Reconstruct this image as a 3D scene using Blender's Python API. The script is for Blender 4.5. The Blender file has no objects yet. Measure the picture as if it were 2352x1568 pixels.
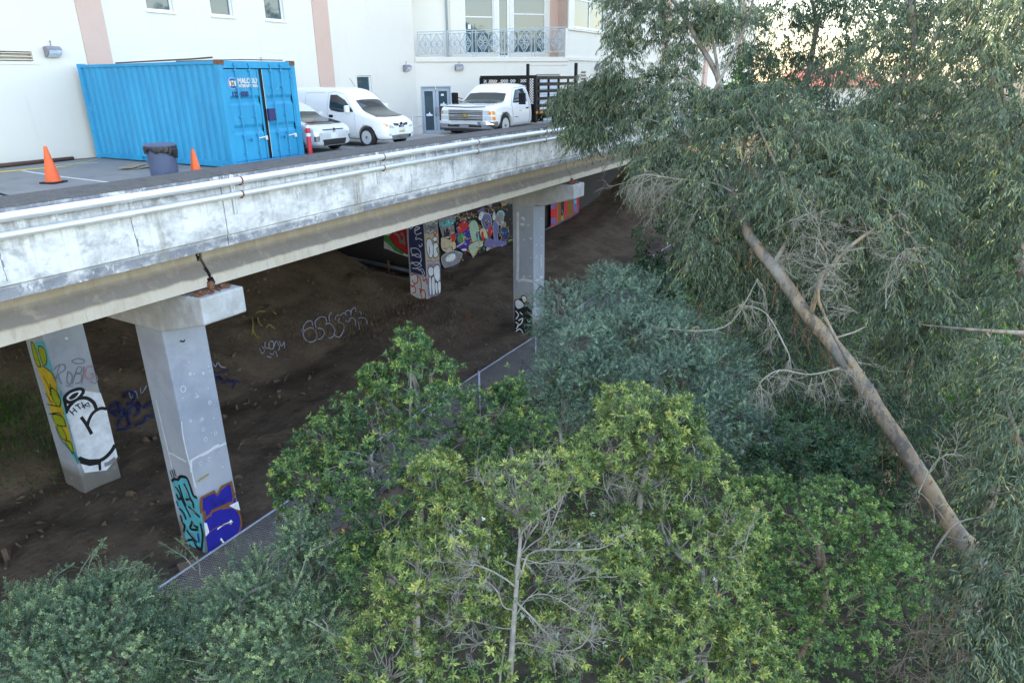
import bpy, bmesh, math, random
import numpy as np
from mathutils import Vector, Matrix, noise
from mathutils.bvhtree import BVHTree
R=math.radians
SC=bpy.context.scene; COL=SC.collection
random.seed(5); RNG=np.random.default_rng(5)

# ---------------------------------------------------------------- camera, sky, sun, exposure
FPX=1566.1; PITCH=R(21.09); ROLL=R(.574); HCAM=2.13; YAW=R(30.48)   # x runs along the deck, y away from the camera, deck at z=0
hd=np.array([math.cos(YAW),math.sin(YAW),0.]); RT=np.array([math.sin(YAW),-math.cos(YAW),0.]); UZ=np.array([0,0,1.])
CAM=np.array([0,0,HCAM]); FW=hd*math.cos(PITCH)-UZ*math.sin(PITCH); UP=hd*math.sin(PITCH)+UZ*math.cos(PITCH)
cd=bpy.data.cameras.new('camera'); cam=bpy.data.objects.new('camera',cd); COL.objects.link(cam)
cd.sensor_width=36; cd.lens=FPX/2352*36; cd.clip_end=2000; cd.clip_start=.1
Xc=RT*math.cos(ROLL)-UP*math.sin(ROLL); Yc=RT*math.sin(ROLL)+UP*math.cos(ROLL)
M=Matrix.Identity(4)
for i in range(3): M[i][0]=Xc[i]; M[i][1]=Yc[i]; M[i][2]=-FW[i]; M[i][3]=CAM[i]
cam.matrix_world=M; SC.camera=cam

SUN_EL=R(38); SUN_AZ=R(75)      # azimuth measured from +x; the sun stands behind the building
W=bpy.data.worlds.new('World'); SC.world=W; W.use_nodes=True
nt=W.node_tree; nt.nodes.clear()
sky=nt.nodes.new('ShaderNodeTexSky'); sky.sky_type='NISHITA'; sky.sun_disc=False
sky.sun_elevation=SUN_EL; sky.sun_rotation=math.pi/2-SUN_AZ; sky.air_density=1.0; sky.dust_density=1.3; sky.ozone_density=1.0
bg=nt.nodes.new('ShaderNodeBackground'); bg.inputs[1].default_value=.15
ow=nt.nodes.new('ShaderNodeOutputWorld'); nt.links.new(sky.outputs[0],bg.inputs[0]); nt.links.new(bg.outputs[0],ow.inputs[0])
sd=bpy.data.lights.new('sun','SUN'); sd.energy=2.5; sd.angle=R(.5); sd.color=(1,.93,.82)
so=bpy.data.objects.new('sun',sd); COL.objects.link(so)
sv=Vector((math.cos(SUN_AZ)*math.cos(SUN_EL),math.sin(SUN_AZ)*math.cos(SUN_EL),math.sin(SUN_EL)))
so.rotation_euler=sv.to_track_quat('Z','Y').to_euler(); so.location=(0,60,40)
vs=SC.view_settings; vs.view_transform='Standard'; vs.look='None'; vs.exposure=2.82; vs.gamma=1
vs.use_white_balance=True; vs.white_balance_temperature=8050; vs.white_balance_tint=12
SC.cycles.max_bounces=6; SC.cycles.transparent_max_bounces=6; SC.cycles.diffuse_bounces=4

def ray(px,py):
    u=px-1176; v=784-py; c,s=math.cos(ROLL),math.sin(ROLL)
    return RT*(u*c+v*s)+UP*(-u*s+v*c)+FW*FPX
def at(px,py,d): return CAM+ray(px,py)/FPX*d
def aty(px,py,y): r=ray(px,py); return CAM+r*(y/r[1])
def atx(px,py,x): r=ray(px,py); return CAM+r*(x/r[0])
def atz(px,py,z): r=ray(px,py); return CAM+r*((z-HCAM)/r[2])
def crop(ox,oy,sc): return lambda x,y: ((ox+x/sc)*.91875,(oy+y/sc)*.91875)

# ---------------------------------------------------------------- materials
def newmat(name):
    m=bpy.data.materials.new(name); m.use_nodes=True; return m,m.node_tree,m.node_tree.nodes['Principled BSDF']
def lk(nt,a,b): nt.links.new(a,b)
def mat(name,col,rough=.6,metal=0,var=.15,scale=6,bump=0,coat=0,spec=.5,col2=None,detail=6,stretch=(1,1,1)):
    m,nt,b=newmat(name); b.inputs['Roughness'].default_value=rough; b.inputs['Metallic'].default_value=metal
    b.inputs['Specular IOR Level'].default_value=spec; b.inputs['Coat Weight'].default_value=coat
    tc=nt.nodes.new('ShaderNodeTexCoord'); mp=nt.nodes.new('ShaderNodeMapping'); mp.inputs['Scale'].default_value=stretch
    lk(nt,tc.outputs['Object'],mp.inputs[0])
    n=nt.nodes.new('ShaderNodeTexNoise'); n.inputs['Scale'].default_value=scale; n.inputs['Detail'].default_value=detail; n.inputs['Roughness'].default_value=.65
    lk(nt,mp.outputs[0],n.inputs[0])
    r=nt.nodes.new('ShaderNodeValToRGB'); r.color_ramp.elements[0].position=.3; r.color_ramp.elements[1].position=.7
    c1=tuple(x*(1-var) for x in col); c2=col2 if col2 else tuple(min(1,x*(1+var)) for x in col)
    r.color_ramp.elements[0].color=(*c1,1); r.color_ramp.elements[1].color=(*c2,1)
    lk(nt,n.outputs[0],r.inputs[0]); lk(nt,r.outputs[0],b.inputs['Base Color'])
    if bump:
        bp=nt.nodes.new('ShaderNodeBump'); bp.inputs['Strength'].default_value=bump; bp.inputs['Distance'].default_value=.02
        n2=nt.nodes.new('ShaderNodeTexNoise'); n2.inputs['Scale'].default_value=scale*5; n2.inputs['Detail'].default_value=8
        lk(nt,mp.outputs[0],n2.inputs[0]); lk(nt,n2.outputs[0],bp.inputs['Height']); lk(nt,bp.outputs[0],b.inputs['Normal'])
    return m
def layered(name,base,layers,rough=.85,bump=.3,bscale=40,bdist=.02):
    """layers: (colour, scale, stretch, lo, hi, zmask or None, strength); zmask = list of (z, value)"""
    m,nt,b=newmat(name); b.inputs['Roughness'].default_value=rough; b.inputs['Specular IOR Level'].default_value=.3
    geo=nt.nodes.new('ShaderNodeNewGeometry'); sx=nt.nodes.new('ShaderNodeSeparateXYZ'); lk(nt,geo.outputs['Position'],sx.inputs[0])
    cur=None
    for col,sc,st,lo,hi,zm,strg in layers:
        mp=nt.nodes.new('ShaderNodeMapping'); mp.inputs['Scale'].default_value=st; lk(nt,geo.outputs['Position'],mp.inputs[0])
        n=nt.nodes.new('ShaderNodeTexNoise'); n.inputs['Scale'].default_value=sc; n.inputs['Detail'].default_value=8; n.inputs['Roughness'].default_value=.68
        lk(nt,mp.outputs[0],n.inputs[0])
        mr=nt.nodes.new('ShaderNodeMapRange'); mr.inputs[1].default_value=lo; mr.inputs[2].default_value=hi; mr.clamp=True; lk(nt,n.outputs[0],mr.inputs[0])
        fac=mr.outputs[0]
        mu=nt.nodes.new('ShaderNodeMath'); mu.operation='MULTIPLY'; mu.inputs[1].default_value=strg; lk(nt,fac,mu.inputs[0]); fac=mu.outputs[0]
        if zm:
            zr=nt.nodes.new('ShaderNodeMapRange'); z0,z1=zm[0][0],zm[-1][0]; zr.inputs[1].default_value=z0; zr.inputs[2].default_value=z1
            # wobble the height a little so that the edge of the stain is uneven
            nw=nt.nodes.new('ShaderNodeTexNoise'); nw.inputs['Scale'].default_value=2.2; nw.inputs['Detail'].default_value=8; lk(nt,geo.outputs['Position'],nw.inputs[0])
            ad=nt.nodes.new('ShaderNodeMath'); ad.operation='MULTIPLY_ADD'; ad.inputs[1].default_value=.12; lk(nt,nw.outputs[0],ad.inputs[0]); lk(nt,sx.outputs[2],ad.inputs[2])
            lk(nt,ad.outputs[0],zr.inputs[0])
            rp=nt.nodes.new('ShaderNodeValToRGB'); els=rp.color_ramp.elements
            els[0].position=0; els[0].color=(zm[0][1],)*3+(1,); els[1].position=1; els[1].color=(zm[-1][1],)*3+(1,)
            for z,v in zm[1:-1]:
                e=els.new((z-z0)/(z1-z0)); e.color=(v,v,v,1)
            lk(nt,zr.outputs[0],rp.inputs[0])
            m2=nt.nodes.new('ShaderNodeMath'); m2.operation='MULTIPLY'; lk(nt,fac,m2.inputs[0]); lk(nt,rp.outputs[0],m2.inputs[1]); fac=m2.outputs[0]
        mx=nt.nodes.new('ShaderNodeMix'); mx.data_type='RGBA'; lk(nt,fac,mx.inputs[0])
        if cur is None: mx.inputs[6].default_value=(*base,1)
        else: lk(nt,cur,mx.inputs[6])
        mx.inputs[7].default_value=(*col,1); cur=mx.outputs[2]
    lk(nt,cur,b.inputs['Base Color'])
    if bump:
        n2=nt.nodes.new('ShaderNodeTexNoise'); n2.inputs['Scale'].default_value=bscale; n2.inputs['Detail'].default_value=8; lk(nt,geo.outputs['Position'],n2.inputs[0])
        bp=nt.nodes.new('ShaderNodeBump'); bp.inputs['Strength'].default_value=bump; bp.inputs['Distance'].default_value=bdist; lk(nt,n2.outputs[0],bp.inputs['Height']); lk(nt,bp.outputs[0],b.inputs['Normal'])
    return m
def leafmat(name,stops,trans=.25,rough=.42,gain=1.7):
    stops=[(p,tuple(min(.6,v*gain) for v in c)) for p,c in stops]
    m,nt,b=newmat(name); b.inputs['Roughness'].default_value=rough; b.inputs['Specular IOR Level'].default_value=.3
    a=nt.nodes.new('ShaderNodeAttribute'); a.attribute_name='tint'
    r=nt.nodes.new('ShaderNodeValToRGB'); e=r.color_ramp.elements
    e[0].position=stops[0][0]; e[0].color=(*stops[0][1],1); e[1].position=stops[-1][0]; e[1].color=(*stops[-1][1],1)
    for p,c in stops[1:-1]: x=e.new(p); x.color=(*c,1)
    lk(nt,a.outputs['Fac'],r.inputs[0]); lk(nt,r.outputs[0],b.inputs['Base Color'])
    t=nt.nodes.new('ShaderNodeBsdfTranslucent'); lk(nt,r.outputs[0],t.inputs[0])
    mx=nt.nodes.new('ShaderNodeMixShader'); mx.inputs[0].default_value=trans
    out=[n for n in nt.nodes if n.type=='OUTPUT_MATERIAL'][0]
    lk(nt,b.outputs[0],mx.inputs[1]); lk(nt,t.outputs[0],mx.inputs[2]); lk(nt,mx.outputs[0],out.inputs[0])
    return m
def glassmat(name,col=(.02,.03,.035),rough=.04,spec=.8):
    m,nt,b=newmat(name); b.inputs['Base Color'].default_value=(*col,1); b.inputs['Roughness'].default_value=rough; b.inputs['Specular IOR Level'].default_value=spec
    return m

MT={}
MT['fascia']=layered('weathered_concrete',(.50,.50,.50),[
    ((.86,.86,.85),.8,(1,1,1.6),.40,.56,None,.85),
    ((.27,.28,.30),2.6,(1,1,1.2),.52,.68,None,.8),
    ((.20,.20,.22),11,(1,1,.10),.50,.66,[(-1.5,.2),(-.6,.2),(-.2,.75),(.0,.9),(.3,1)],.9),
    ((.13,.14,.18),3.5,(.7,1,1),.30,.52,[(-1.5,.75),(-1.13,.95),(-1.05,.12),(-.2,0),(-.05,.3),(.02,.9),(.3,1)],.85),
    ((.88,.89,.9),6,(1,1,.5),.57,.66,None,.6),
    ((.30,.27,.22),1.3,(1,1,.1),.60,.70,None,.7),
    ((.12,.12,.13),40,(1,1,1),.68,.74,None,.6)],bump=.35)
MT['curb']=layered('dark_curb_concrete',(.115,.11,.105),[((.2,.2,.19),30,(1,1,1),.5,.7,None,.7),((.05,.05,.055),5,(1,1,1),.5,.7,None,.7)],bump=.8)
MT['girder']=layered('stained_girder_concrete',(.42,.345,.26),[
    ((.50,.44,.36),4,(1,1,.25),.45,.65,None,.7),
    ((.15,.135,.13),3,(1,1,.5),.18,.45,[(-2.4,.0),(-1.99,.0),(-1.95,.95),(-1.74,.9),(-1.62,.12),(-1.3,.3)],.8),
    ((.58,.53,.47),2,(1,1,.6),.25,.5,[(-2.4,.9),(-2.02,.8),(-1.98,0),(-1.3,0)],.8),
    ((.17,.16,.15),14,(1,1,.07),.57,.7,None,.5)],bump=.2)
MT['cap']=layered('pier_concrete',(.42,.42,.42),[((.52,.54,.57),2.5,(1,1,1),.45,.6,None,.8),((.27,.25,.23),3,(1,1,.4),.52,.7,None,.6),((.62,.63,.63),20,(1,1,1),.6,.7,None,.4)],bump=.3)
MT['column']=layered('painted_column',(.36,.39,.46),[((.42,.45,.52),1.1,(1,1,.6),.42,.6,None,.8),((.31,.33,.40),.8,(1,1,1.2),.5,.62,None,.8),((.25,.26,.28),8,(1,1,.2),.6,.75,None,.4),((.16,.14,.12),3,(1,1,1),.2,.4,[(-10.2,1),(-9.3,1),(-8.9,.1),(-8.6,0)],.9)],bump=.12,rough=.6)
MT['dirt']=layered('packed_dirt',(.16,.112,.08),[((.085,.06,.045),.7,(1,1,1),.42,.6,None,.8),((.20,.155,.115),2.2,(1,1.6,1),.55,.72,None,.6),((.035,.03,.028),6,(1,2.5,1),.55,.68,None,.7),((.27,.23,.18),25,(1,1,1),.64,.72,None,.6)],bump=1.0,bscale=5,bdist=.04)
MT['litter']=layered('leaf_litter',(.05,.042,.03),[((.09,.07,.045),6,(1,1,1),.45,.65,None,.8),((.02,.03,.012),2,(1,1,1),.45,.6,None,.8)],bump=1,bscale=12)
MT['asphalt']=layered('deck_pavement',(.235,.235,.235),[((.28,.28,.27),2,(1,1,1),.45,.65,None,.7),((.17,.165,.16),.8,(1,1,1),.5,.65,None,.7),((.3,.27,.2),.9,(1,1,1),.6,.7,None,.6)],bump=.2)
MT['stucco']=layered('cream_stucco',(.72,.675,.605),[((.68,.635,.57),.5,(1,1,1),.45,.65,None,.6),((.60,.57,.53),5,(1,1,.1),.58,.72,None,.45),((.5,.46,.42),1.3,(1,1,1),.62,.72,[(-.3,.8),(.4,.6),(1.6,.1),(12,0)],.4)],bump=.1,bscale=60)
MT['pink']=layered('pink_stucco',(.60,.42,.35),[((.56,.39,.33),2,(1,1,1),.45,.65,None,.6)],bump=.1,bscale=60)
MT['white_line']=mat('white_line_paint',(.6,.6,.58),.8,var=.2,scale=30)
MT['galv']=mat('galvanised_steel',(.76,.79,.81),.36,.35,var=.12,scale=3,stretch=(1,8,8))
MT['galv2']=mat('fence_steel',(.26,.30,.38),.5,.4,var=.15,scale=9)
MT['rust']=mat('rusty_steel',(.20,.085,.05),.85,.1,var=.5,scale=14,bump=.5)
MT['black']=mat('black_paint',(.010,.010,.013),.4,var=.3,spec=.2)
MT['rubber']=mat('rubber',(.015,.015,.016),.75,var=.3)
MT['blue']=layered('blue_container_paint',(.0,.26,.48),[((.0,.33,.57),1.2,(1,1,.3),.4,.6,None,.8),((.03,.20,.36),5,(1,1,.15),.56,.7,None,.6),((.30,.52,.60),9,(1,1,.3),.62,.72,None,.55),((.13,.09,.07),16,(1,1,.6),.66,.73,None,.75)],rough=.4,bump=.12,bscale=9)
MT['wpaint']=mat('white_car_paint',(.80,.81,.82),.25,var=.02,coat=.6)
MT['silver']=mat('silver_car_paint',(.62,.66,.70),.3,.35,var=.04,coat=.6)
MT['chrome']=mat('chrome',(.75,.77,.8),.12,1,var=.05)
MT['glass']=glassmat('dark_glass'); MT['winglass']=glassmat('window_glass',(.05,.085,.10),.03)
MT['carglass']=glassmat('windscreen_glass',(.03,.045,.05),.03,.45)
MT['wframe']=mat('white_frame',(.74,.78,.80),.5,var=.05); MT['gframe']=mat('grey_frame',(.38,.44,.5),.5,var=.05)
MT['orange']=mat('orange_cone_plastic',(.85,.12,.025),.45,var=.12,scale=5)
MT['bin']=mat('blue_grey_plastic',(.06,.085,.16),.5,var=.12,scale=4)
MT['bag']=mat('black_bin_bag',(.012,.014,.02),.22,var=.4,scale=8,bump=.6)
MT['red']=mat('red_bollard_paint',(.55,.02,.04),.45,var=.15); MT['amber']=mat('amber_lens',(.8,.25,.03),.2)
MT['lens']=mat('clear_lens',(.6,.65,.7),.08,.3,var=.3,scale=20); MT['gold']=mat('gold_emblem',(.75,.5,.12),.25,.8)
MT['grille']=mat('dark_grille',(.02,.02,.022),.4); MT['yellow']=mat('yellow_cord',(.6,.45,.06),.6)
MT['wood']=mat('grey_cardboard',(.3,.24,.18),.9,var=.2,scale=12); MT['brown']=mat('brown_pipe',(.12,.06,.04),.7)
MT['rail']=mat('railing_grey_blue',(.34,.42,.46),.5,var=.1); MT['louver']=mat('louvre_grey',(.5,.55,.6),.5)
MT['tile']=mat('red_roof_tile',(.26,.08,.065),.8,var=.35,scale=30,bump=.6)
for n_,c_ in dict(pwhite=(.72,.76,.84),pblack=(.01,.01,.015),pblue=(.012,.015,.30),pteal=(.06,.42,.50),pyellow=(.55,.38,.03),pgreen=(.28,.34,.02),pred=(.55,.02,.03),pbrown=(.22,.09,.02),pgrey=(.22,.22,.25),ppink=(.45,.22,.24),pcream=(.55,.44,.32),pmint=(.33,.48,.38),pviolet=(.12,.13,.32),plilac=(.34,.26,.42),pchalk=(.42,.44,.60),pnavy=(.015,.025,.12),pdirt=(.09,.085,.10),pmark=(.62,.66,.70),pleaf=(.06,.25,.07),pochre=(.35,.27,.08)).items():
    MT[n_]=mat('spray_'+n_[1:],c_,.55,var=.18,scale=4)

# ---------------------------------------------------------------- helpers
def tag(o,label=None,cat=None,group=None,kind=None):
    if label: o['label']=label
    if cat: o['category']=cat
    if group: o['group']=group
    if kind: o['kind']=kind
    return o
def thing(name,label,cat,loc=(0,0,0),rz=0,group=None):
    o=bpy.data.objects.new(name,None); o.empty_display_size=.2; COL.objects.link(o); o.location=loc; o.rotation_euler=(0,0,rz)
    return tag(o,label,cat,group)
def copy_tree(o,parent=None):
    c=o.copy(); COL.objects.link(c); c.parent=parent
    if parent: c.matrix_parent_inverse=o.matrix_parent_inverse.copy()
    for ch in list(o.children): copy_tree(ch,c)
    return c
class MB:
    def __init__(s): s.v=[]; s.f=[]; s.m=[]
    def add(s,vs,fs,mi=0):
        b=len(s.v); s.v+= [tuple(map(float,v)) for v in vs]; s.f+=[tuple(b+i for i in f) for f in fs]; s.m+=[mi]*len(fs)
    def box(s,x0,x1,y0,y1,z0,z1,mi=0):
        v=[(x,y,z) for z in (z0,z1) for y in (y0,y1) for x in (x0,x1)]
        s.add(v,[(0,2,3,1),(4,5,7,6),(0,1,5,4),(2,6,7,3),(0,4,6,2),(1,3,7,5)],mi)
    def obox(s,c,ax,ay,az,mi=0):
        c=np.array(c,float); ax,ay,az=(np.array(a,float) for a in (ax,ay,az))
        v=[c+i*ax+j*ay+k*az for k in (-1,1) for j in (-1,1) for i in (-1,1)]
        s.add(v,[(0,2,3,1),(4,5,7,6),(0,1,5,4),(2,6,7,3),(0,4,6,2),(1,3,7,5)],mi)
    def bar(s,a,b,w,h=None,up=(0,0,1),mi=0):
        a=np.array(a,float); b=np.array(b,float); h=h or w; d=b-a; L=np.linalg.norm(d)
        if L<1e-6: return
        d/=L; u=np.array(up,float)
        if abs(d@u)>.98: u=np.array([1.,0,0]) if abs(d[0])<.9 else np.array([0,1.,0])
        x=np.cross(d,u); x/=np.linalg.norm(x); y=np.cross(x,d); s.obox((a+b)/2,d*L/2,x*w/2,y*h/2,mi)
    def tube(s,pts,rad,n=6,mi=0,cap=True):
        pts=[np.array(p,float) for p in pts]; k=len(pts)
        if not hasattr(rad,'__len__'): rad=[rad]*k
        b=len(s.v); ref=None
        for i,p in enumerate(pts):
            d=pts[min(i+1,k-1)]-pts[max(i-1,0)]; d=d/(np.linalg.norm(d)+1e-9)
            if ref is None: ref=np.array([0,0,1.]) if abs(d[2])<.9 else np.array([1.,0,0])
            x=np.cross(d,ref); x/=np.linalg.norm(x)+1e-9; y=np.cross(x,d); ref=y
            for j in range(n):
                a=2*math.pi*j/n; q=p+rad[i]*(math.cos(a)*x+math.sin(a)*y); s.v.append((float(q[0]),float(q[1]),float(q[2])))
        for i in range(k-1):
            for j in range(n):
                j2=(j+1)%n; s.f.append((b+i*n+j,b+i*n+j2,b+(i+1)*n+j2,b+(i+1)*n+j)); s.m.append(mi)
        if cap and n>2:
            s.f.append(tuple(b+j for j in range(n))[::-1]); s.m.append(mi); s.f.append(tuple(b+(k-1)*n+j for j in range(n))); s.m.append(mi)
    def prism(s,poly,ax,a0,a1,mi=0):
        """poly in the two other axes, extruded along axis ax"""
        def P(u,v,a): return {0:(a,u,v),1:(u,a,v),2:(u,v,a)}[ax]
        n=len(poly); v=[P(u,w,a0) for u,w in poly]+[P(u,w,a1) for u,w in poly]
        s.add(v,[tuple(range(n))[::-1],tuple(range(n,2*n))]+[(i,(i+1)%n,n+(i+1)%n,n+i) for i in range(n)],mi)
    def lathe(s,prof,n=24,c=(0,0,0),mi=0,axis=2):
        b=len(s.v)
        for r,z in prof:
            for j in range(n):
                a=2*math.pi*j/n; p=[r*math.cos(a),r*math.sin(a),z]
                if axis==1: p=[p[0],p[2],p[1]]
                if axis==0: p=[p[2],p[0],p[1]]
                s.v.append((p[0]+c[0],p[1]+c[1],p[2]+c[2]))
        for i in range(len(prof)-1):
            for j in range(n):
                j2=(j+1)%n; s.f.append((b+i*n+j,b+i*n+j2,b+(i+1)*n+j2,b+(i+1)*n+j)); s.m.append(mi)
        s.f.append(tuple(b+j for j in range(n))[::-1]); s.m.append(mi)
        s.f.append(tuple(b+(len(prof)-1)*n+j for j in range(n))); s.m.append(mi)
    def build(s,name,mats,parent=None,smooth=False,bevel=0,fix=True,sub=0):
        me=bpy.data.meshes.new(name); me.from_pydata(s.v,[],s.f)
        if not isinstance(mats,(list,tuple)): mats=[mats]
        for m in mats: me.materials.append(MT[m] if isinstance(m,str) else m)
        if len(mats)>1: me.polygons.foreach_set('material_index',s.m)
        if fix and len(s.f)<60000:
            bm=bmesh.new(); bm.from_mesh(me); bmesh.ops.recalc_face_normals(bm,faces=bm.faces); bm.to_mesh(me); bm.free()
        if smooth: me.polygons.foreach_set('use_smooth',[True]*len(me.polygons))
        o=bpy.data.objects.new(name,me); COL.objects.link(o)
        if parent: o.parent=parent; o.location=-parent.location if parent.type=='EMPTY' and getattr(parent,'_w',False) else (0,0,0)
        if bevel:
            md=o.modifiers.new('bevel','BEVEL'); md.width=bevel; md.segments=2; md.limit_method='ANGLE'; md.angle_limit=R(40)
        if sub:
            md=o.modifiers.new('sub','SUBSURF'); md.levels=sub; md.render_levels=sub
        return o
def wpart(o,parent):
    """parent while keeping world coordinates (parts built in world space)"""
    o.parent=parent; o.matrix_parent_inverse=Matrix.LocRotScale(parent.location,parent.rotation_euler,None).inverted(); return o
def sstep(x,a,b):
    t=np.clip((x-a)/(b-a),0,1); return t*t*(3-2*t)
def camber(x): return .09*float(sstep(x,6,20))

# ---------------------------------------------------------------- ground
def fbm(x,y,s=1.0):
    return noise.fractal(Vector((x*s,y*s,3.1)),1.0,2.0,4)
def ground(x,y):
    z=-9.9
    z+=-1.6*float(1-sstep(y,2,11))                       # towards the creek
    hill=.42*max(0,y-22.5)*float(1-sstep(x,27,31.5))     # bank rising under the deck
    hill+= .9*float(sstep(y,17,22))*float(sstep(x,18,30))
    z+=min(hill,6.7)
    east=float(sstep(x,50,85))
    z+=east*(8.6-min(hill,6.7)*.9)
    z+=float(sstep(-y,0,40))*4
    if y<26: z+=.14*fbm(x,y,.7)+.05*fbm(x,y*1.7,2.2)
    else: z+=.25*fbm(x,y,.4)
    return z
def gridmesh(xs,ys,fn,name,mats,matfn=None):
    nx,ny=len(xs),len(ys)
    V=[(x,y,fn(x,y)) for y in ys for x in xs]
    F=[(j*nx+i,j*nx+i+1,(j+1)*nx+i+1,(j+1)*nx+i) for j in range(ny-1) for i in range(nx-1)]
    me=bpy.data.meshes.new(name); me.from_pydata(V,[],F)
    for m in mats: me.materials.append(MT[m])
    if matfn: me.polygons.foreach_set('material_index',[matfn(*[sum(V[k][a] for k in f)/4 for a in (0,1)]) for f in F])
    me.polygons.foreach_set('use_smooth',[True]*len(F))
    o=bpy.data.objects.new(name,me); COL.objects.link(o); return o
xs=list(np.arange(-300,-20,20.))+list(np.arange(-20,0,2.))+list(np.arange(0,46,.3))+list(np.arange(46,100,2.))+list(np.arange(100,501,20.))
ys=list(np.arange(-300,-20,20.))+list(np.arange(-20,8,1.))+list(np.arange(8,30,.3))+list(np.arange(30,60,1.))+list(np.arange(60,301,20.))
g=gridmesh(xs,ys,ground,'ground',['dirt','litter'],lambda x,y: 0 if y>12.2+.4*math.sin(x*1.3) else 1); tag(g,kind='structure')

# ---------------------------------------------------------------- deck, curb, girders
ST=[-30,-22,-14,-6,0,3,6,7.5,9]+list(np.arange(10.5,34,1.5))+[36,40,46,54,62,70]
def along(mb,prof,x0,x1,dz=1.0,jit=0,mi=0):
    st=[x0]+[s for s in ST if x0+.3<s<x1-.3]+[x1]; n=len(prof); b=len(mb.v)
    for k,x in enumerate(st):
        for (y,z) in prof:
            xx=x+(random.uniform(-jit,jit) if k in (0,len(st)-1) else 0)
            mb.v.append((xx,y,z+camber(x)*dz))
    for k in range(len(st)-1):
        for i in range(n):
            j=(i+1)%n; mb.f.append((b+k*n+i,b+k*n+j,b+(k+1)*n+j,b+(k+1)*n+i)); mb.m.append(mi)
    mb.f.append(tuple(b+i for i in range(n))[::-1]); mb.m.append(mi); mb.f.append(tuple(b+(len(st)-1)*n+i for i in range(n))); mb.m.append(mi)
deck=thing('elevated_deck','long elevated concrete parking deck on piers with white weathered fascia','bridge',(10,14,0))
m=MB(); along(m,[(13.5,-.02),(13.5,-.95),(14,-.95),(48,-.95),(48,-.62),(16.9,-.62),(16.8,-.02)],-30,70); wpart(m.build('deck_slab','cap'),deck)
def deckz(x,y): return camber(x)-.52*float(sstep(y,17.2,20.2)*sstep(x,20.5,25.5))
pv=gridmesh([-30,-20,-10,0]+list(np.arange(2,44,.75))+[50,60,70],[13.966]+list(np.arange(14.5,22.6,.5))+[30,40,48],deckz,'pavement',['asphalt']); tag(pv,kind='structure')
JO=[-30,-9.4,9.92,29.65,49,70]
for a,b in zip(JO[:-1],JO[1:]):
    m=MB(); along(m,[(13.25,.17),(13.25,-1.12),(13.285,-1.15),(13.285,-1.38),(13.5,-1.38),(13.5,.17)],a+.012,b-.012)
    wpart(m.build('fascia_panel','fascia',bevel=.006),deck)
    m=MB(); along(m,[(13.235,.172),(13.25,.205),(13.93,.275),(13.965,.25),(13.965,.003),(13.51,.003),(13.51,.15),(13.26,.172)],a+.008,b-.008,jit=.01)
    wpart(m.build('curb','curb',bevel=.008),deck)
GP=[(13.99,-.36),(13.99,-1.72),(13.74,-2.02),(13.73,-2.30),(14.55,-2.30),(14.54,-2.02),(14.29,-1.72),(14.29,-.36)]
for k,y0 in enumerate((0,3.1,6.2,9.3,12.4)):
    for a,b in ((-30,9.60),(9.66,28.78),(28.84,47.9),(47.96,70)):
        m=MB(); along(m,[(y+y0,z) for y,z in GP],a,b,dz=.3,jit=.03 if k==0 else 0); wpart(m.build('girder','girder',bevel=.01 if k==0 else 0),deck)
# surface cracks in the fascia (thin dark seams)
m=MB()
def seam(xa,za,xb,zb,n=9,w=.012,y=13.247,j=.02):
    p=[(xa+(xb-xa)*i/n+random.uniform(-j,j),za+(zb-za)*i/n) for i in range(n+1)]
    for (x0,z0),(x1,z1) in zip(p[:-1],p[1:]):
        ww=w*random.uniform(.5,1.2); m.box(min(x0,x1)-ww/2,max(x0,x1)+ww/2,y,y+.004,min(z0,z1),max(z0,z1))
for x in (7.78,18.8,23.0,26.3): seam(x,-.35,x+random.uniform(-.05,.05),-1.11,w=.012)
for x in (5.4,14.2,16.6,32.8): seam(x,-.5,x,-1.05,w=.006)
wpart(m.build('hairline_cracks','pgrey'),deck)
# expansion joint wreckage: cracked girder ends
m=MB()
for i in range(26):
    z=-1.4-.9*i/26; x=9.53+.11*i/26+random.uniform(-.015,.015); w=.02+.02*random.random()+(.05 if i>19 else 0)
    m.box(x-w,x+w,13.985-(0.25*sstep(z,-1.72,-2.0)) -.004 if z<-1.72 else 13.982,14.0,z-.04,z)
wpart(m.build('joint_crack','black'),deck)

def stripe(pts,w,z=.004,mb=None):
    for a,b in zip(pts[:-1],pts[1:]):
        a=np.array(a);b=np.array(b);d=(b-a)/np.linalg.norm(b-a);nrm=np.array([-d[1],d[0]])*w/2
        mb.add([(p[0],p[1],z+camber(p[0])) for p in (a-nrm,b-nrm,b+nrm,a+nrm)],[(0,1,2,3)])
m=MB(); A=crop(0,0,2.6128)
def gp(x,y): q=atz(*A(x,y),.01); return q[:2]
stripe([gp(150,1118),gp(420,1158)],.1,mb=m); stripe([gp(420,1158),gp(760,1198)],.1,mb=m); stripe([gp(760,1198),(gp(760,1198)[0],14.05)],.1,mb=m)
stripe([gp(120,1275),gp(280,1248)],.1,mb=m); stripe([gp(-200,1290),gp(60,1285)],.1,mb=m); stripe([gp(330,1082),gp(640,1068)],.08,mb=m)
for x in (14.62,17.1,19.7,22.3): stripe([(x,15.2),(x,20)],.1,mb=m)
tag(m.build('parking_markings','white_line',fix=False),kind='structure')

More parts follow.
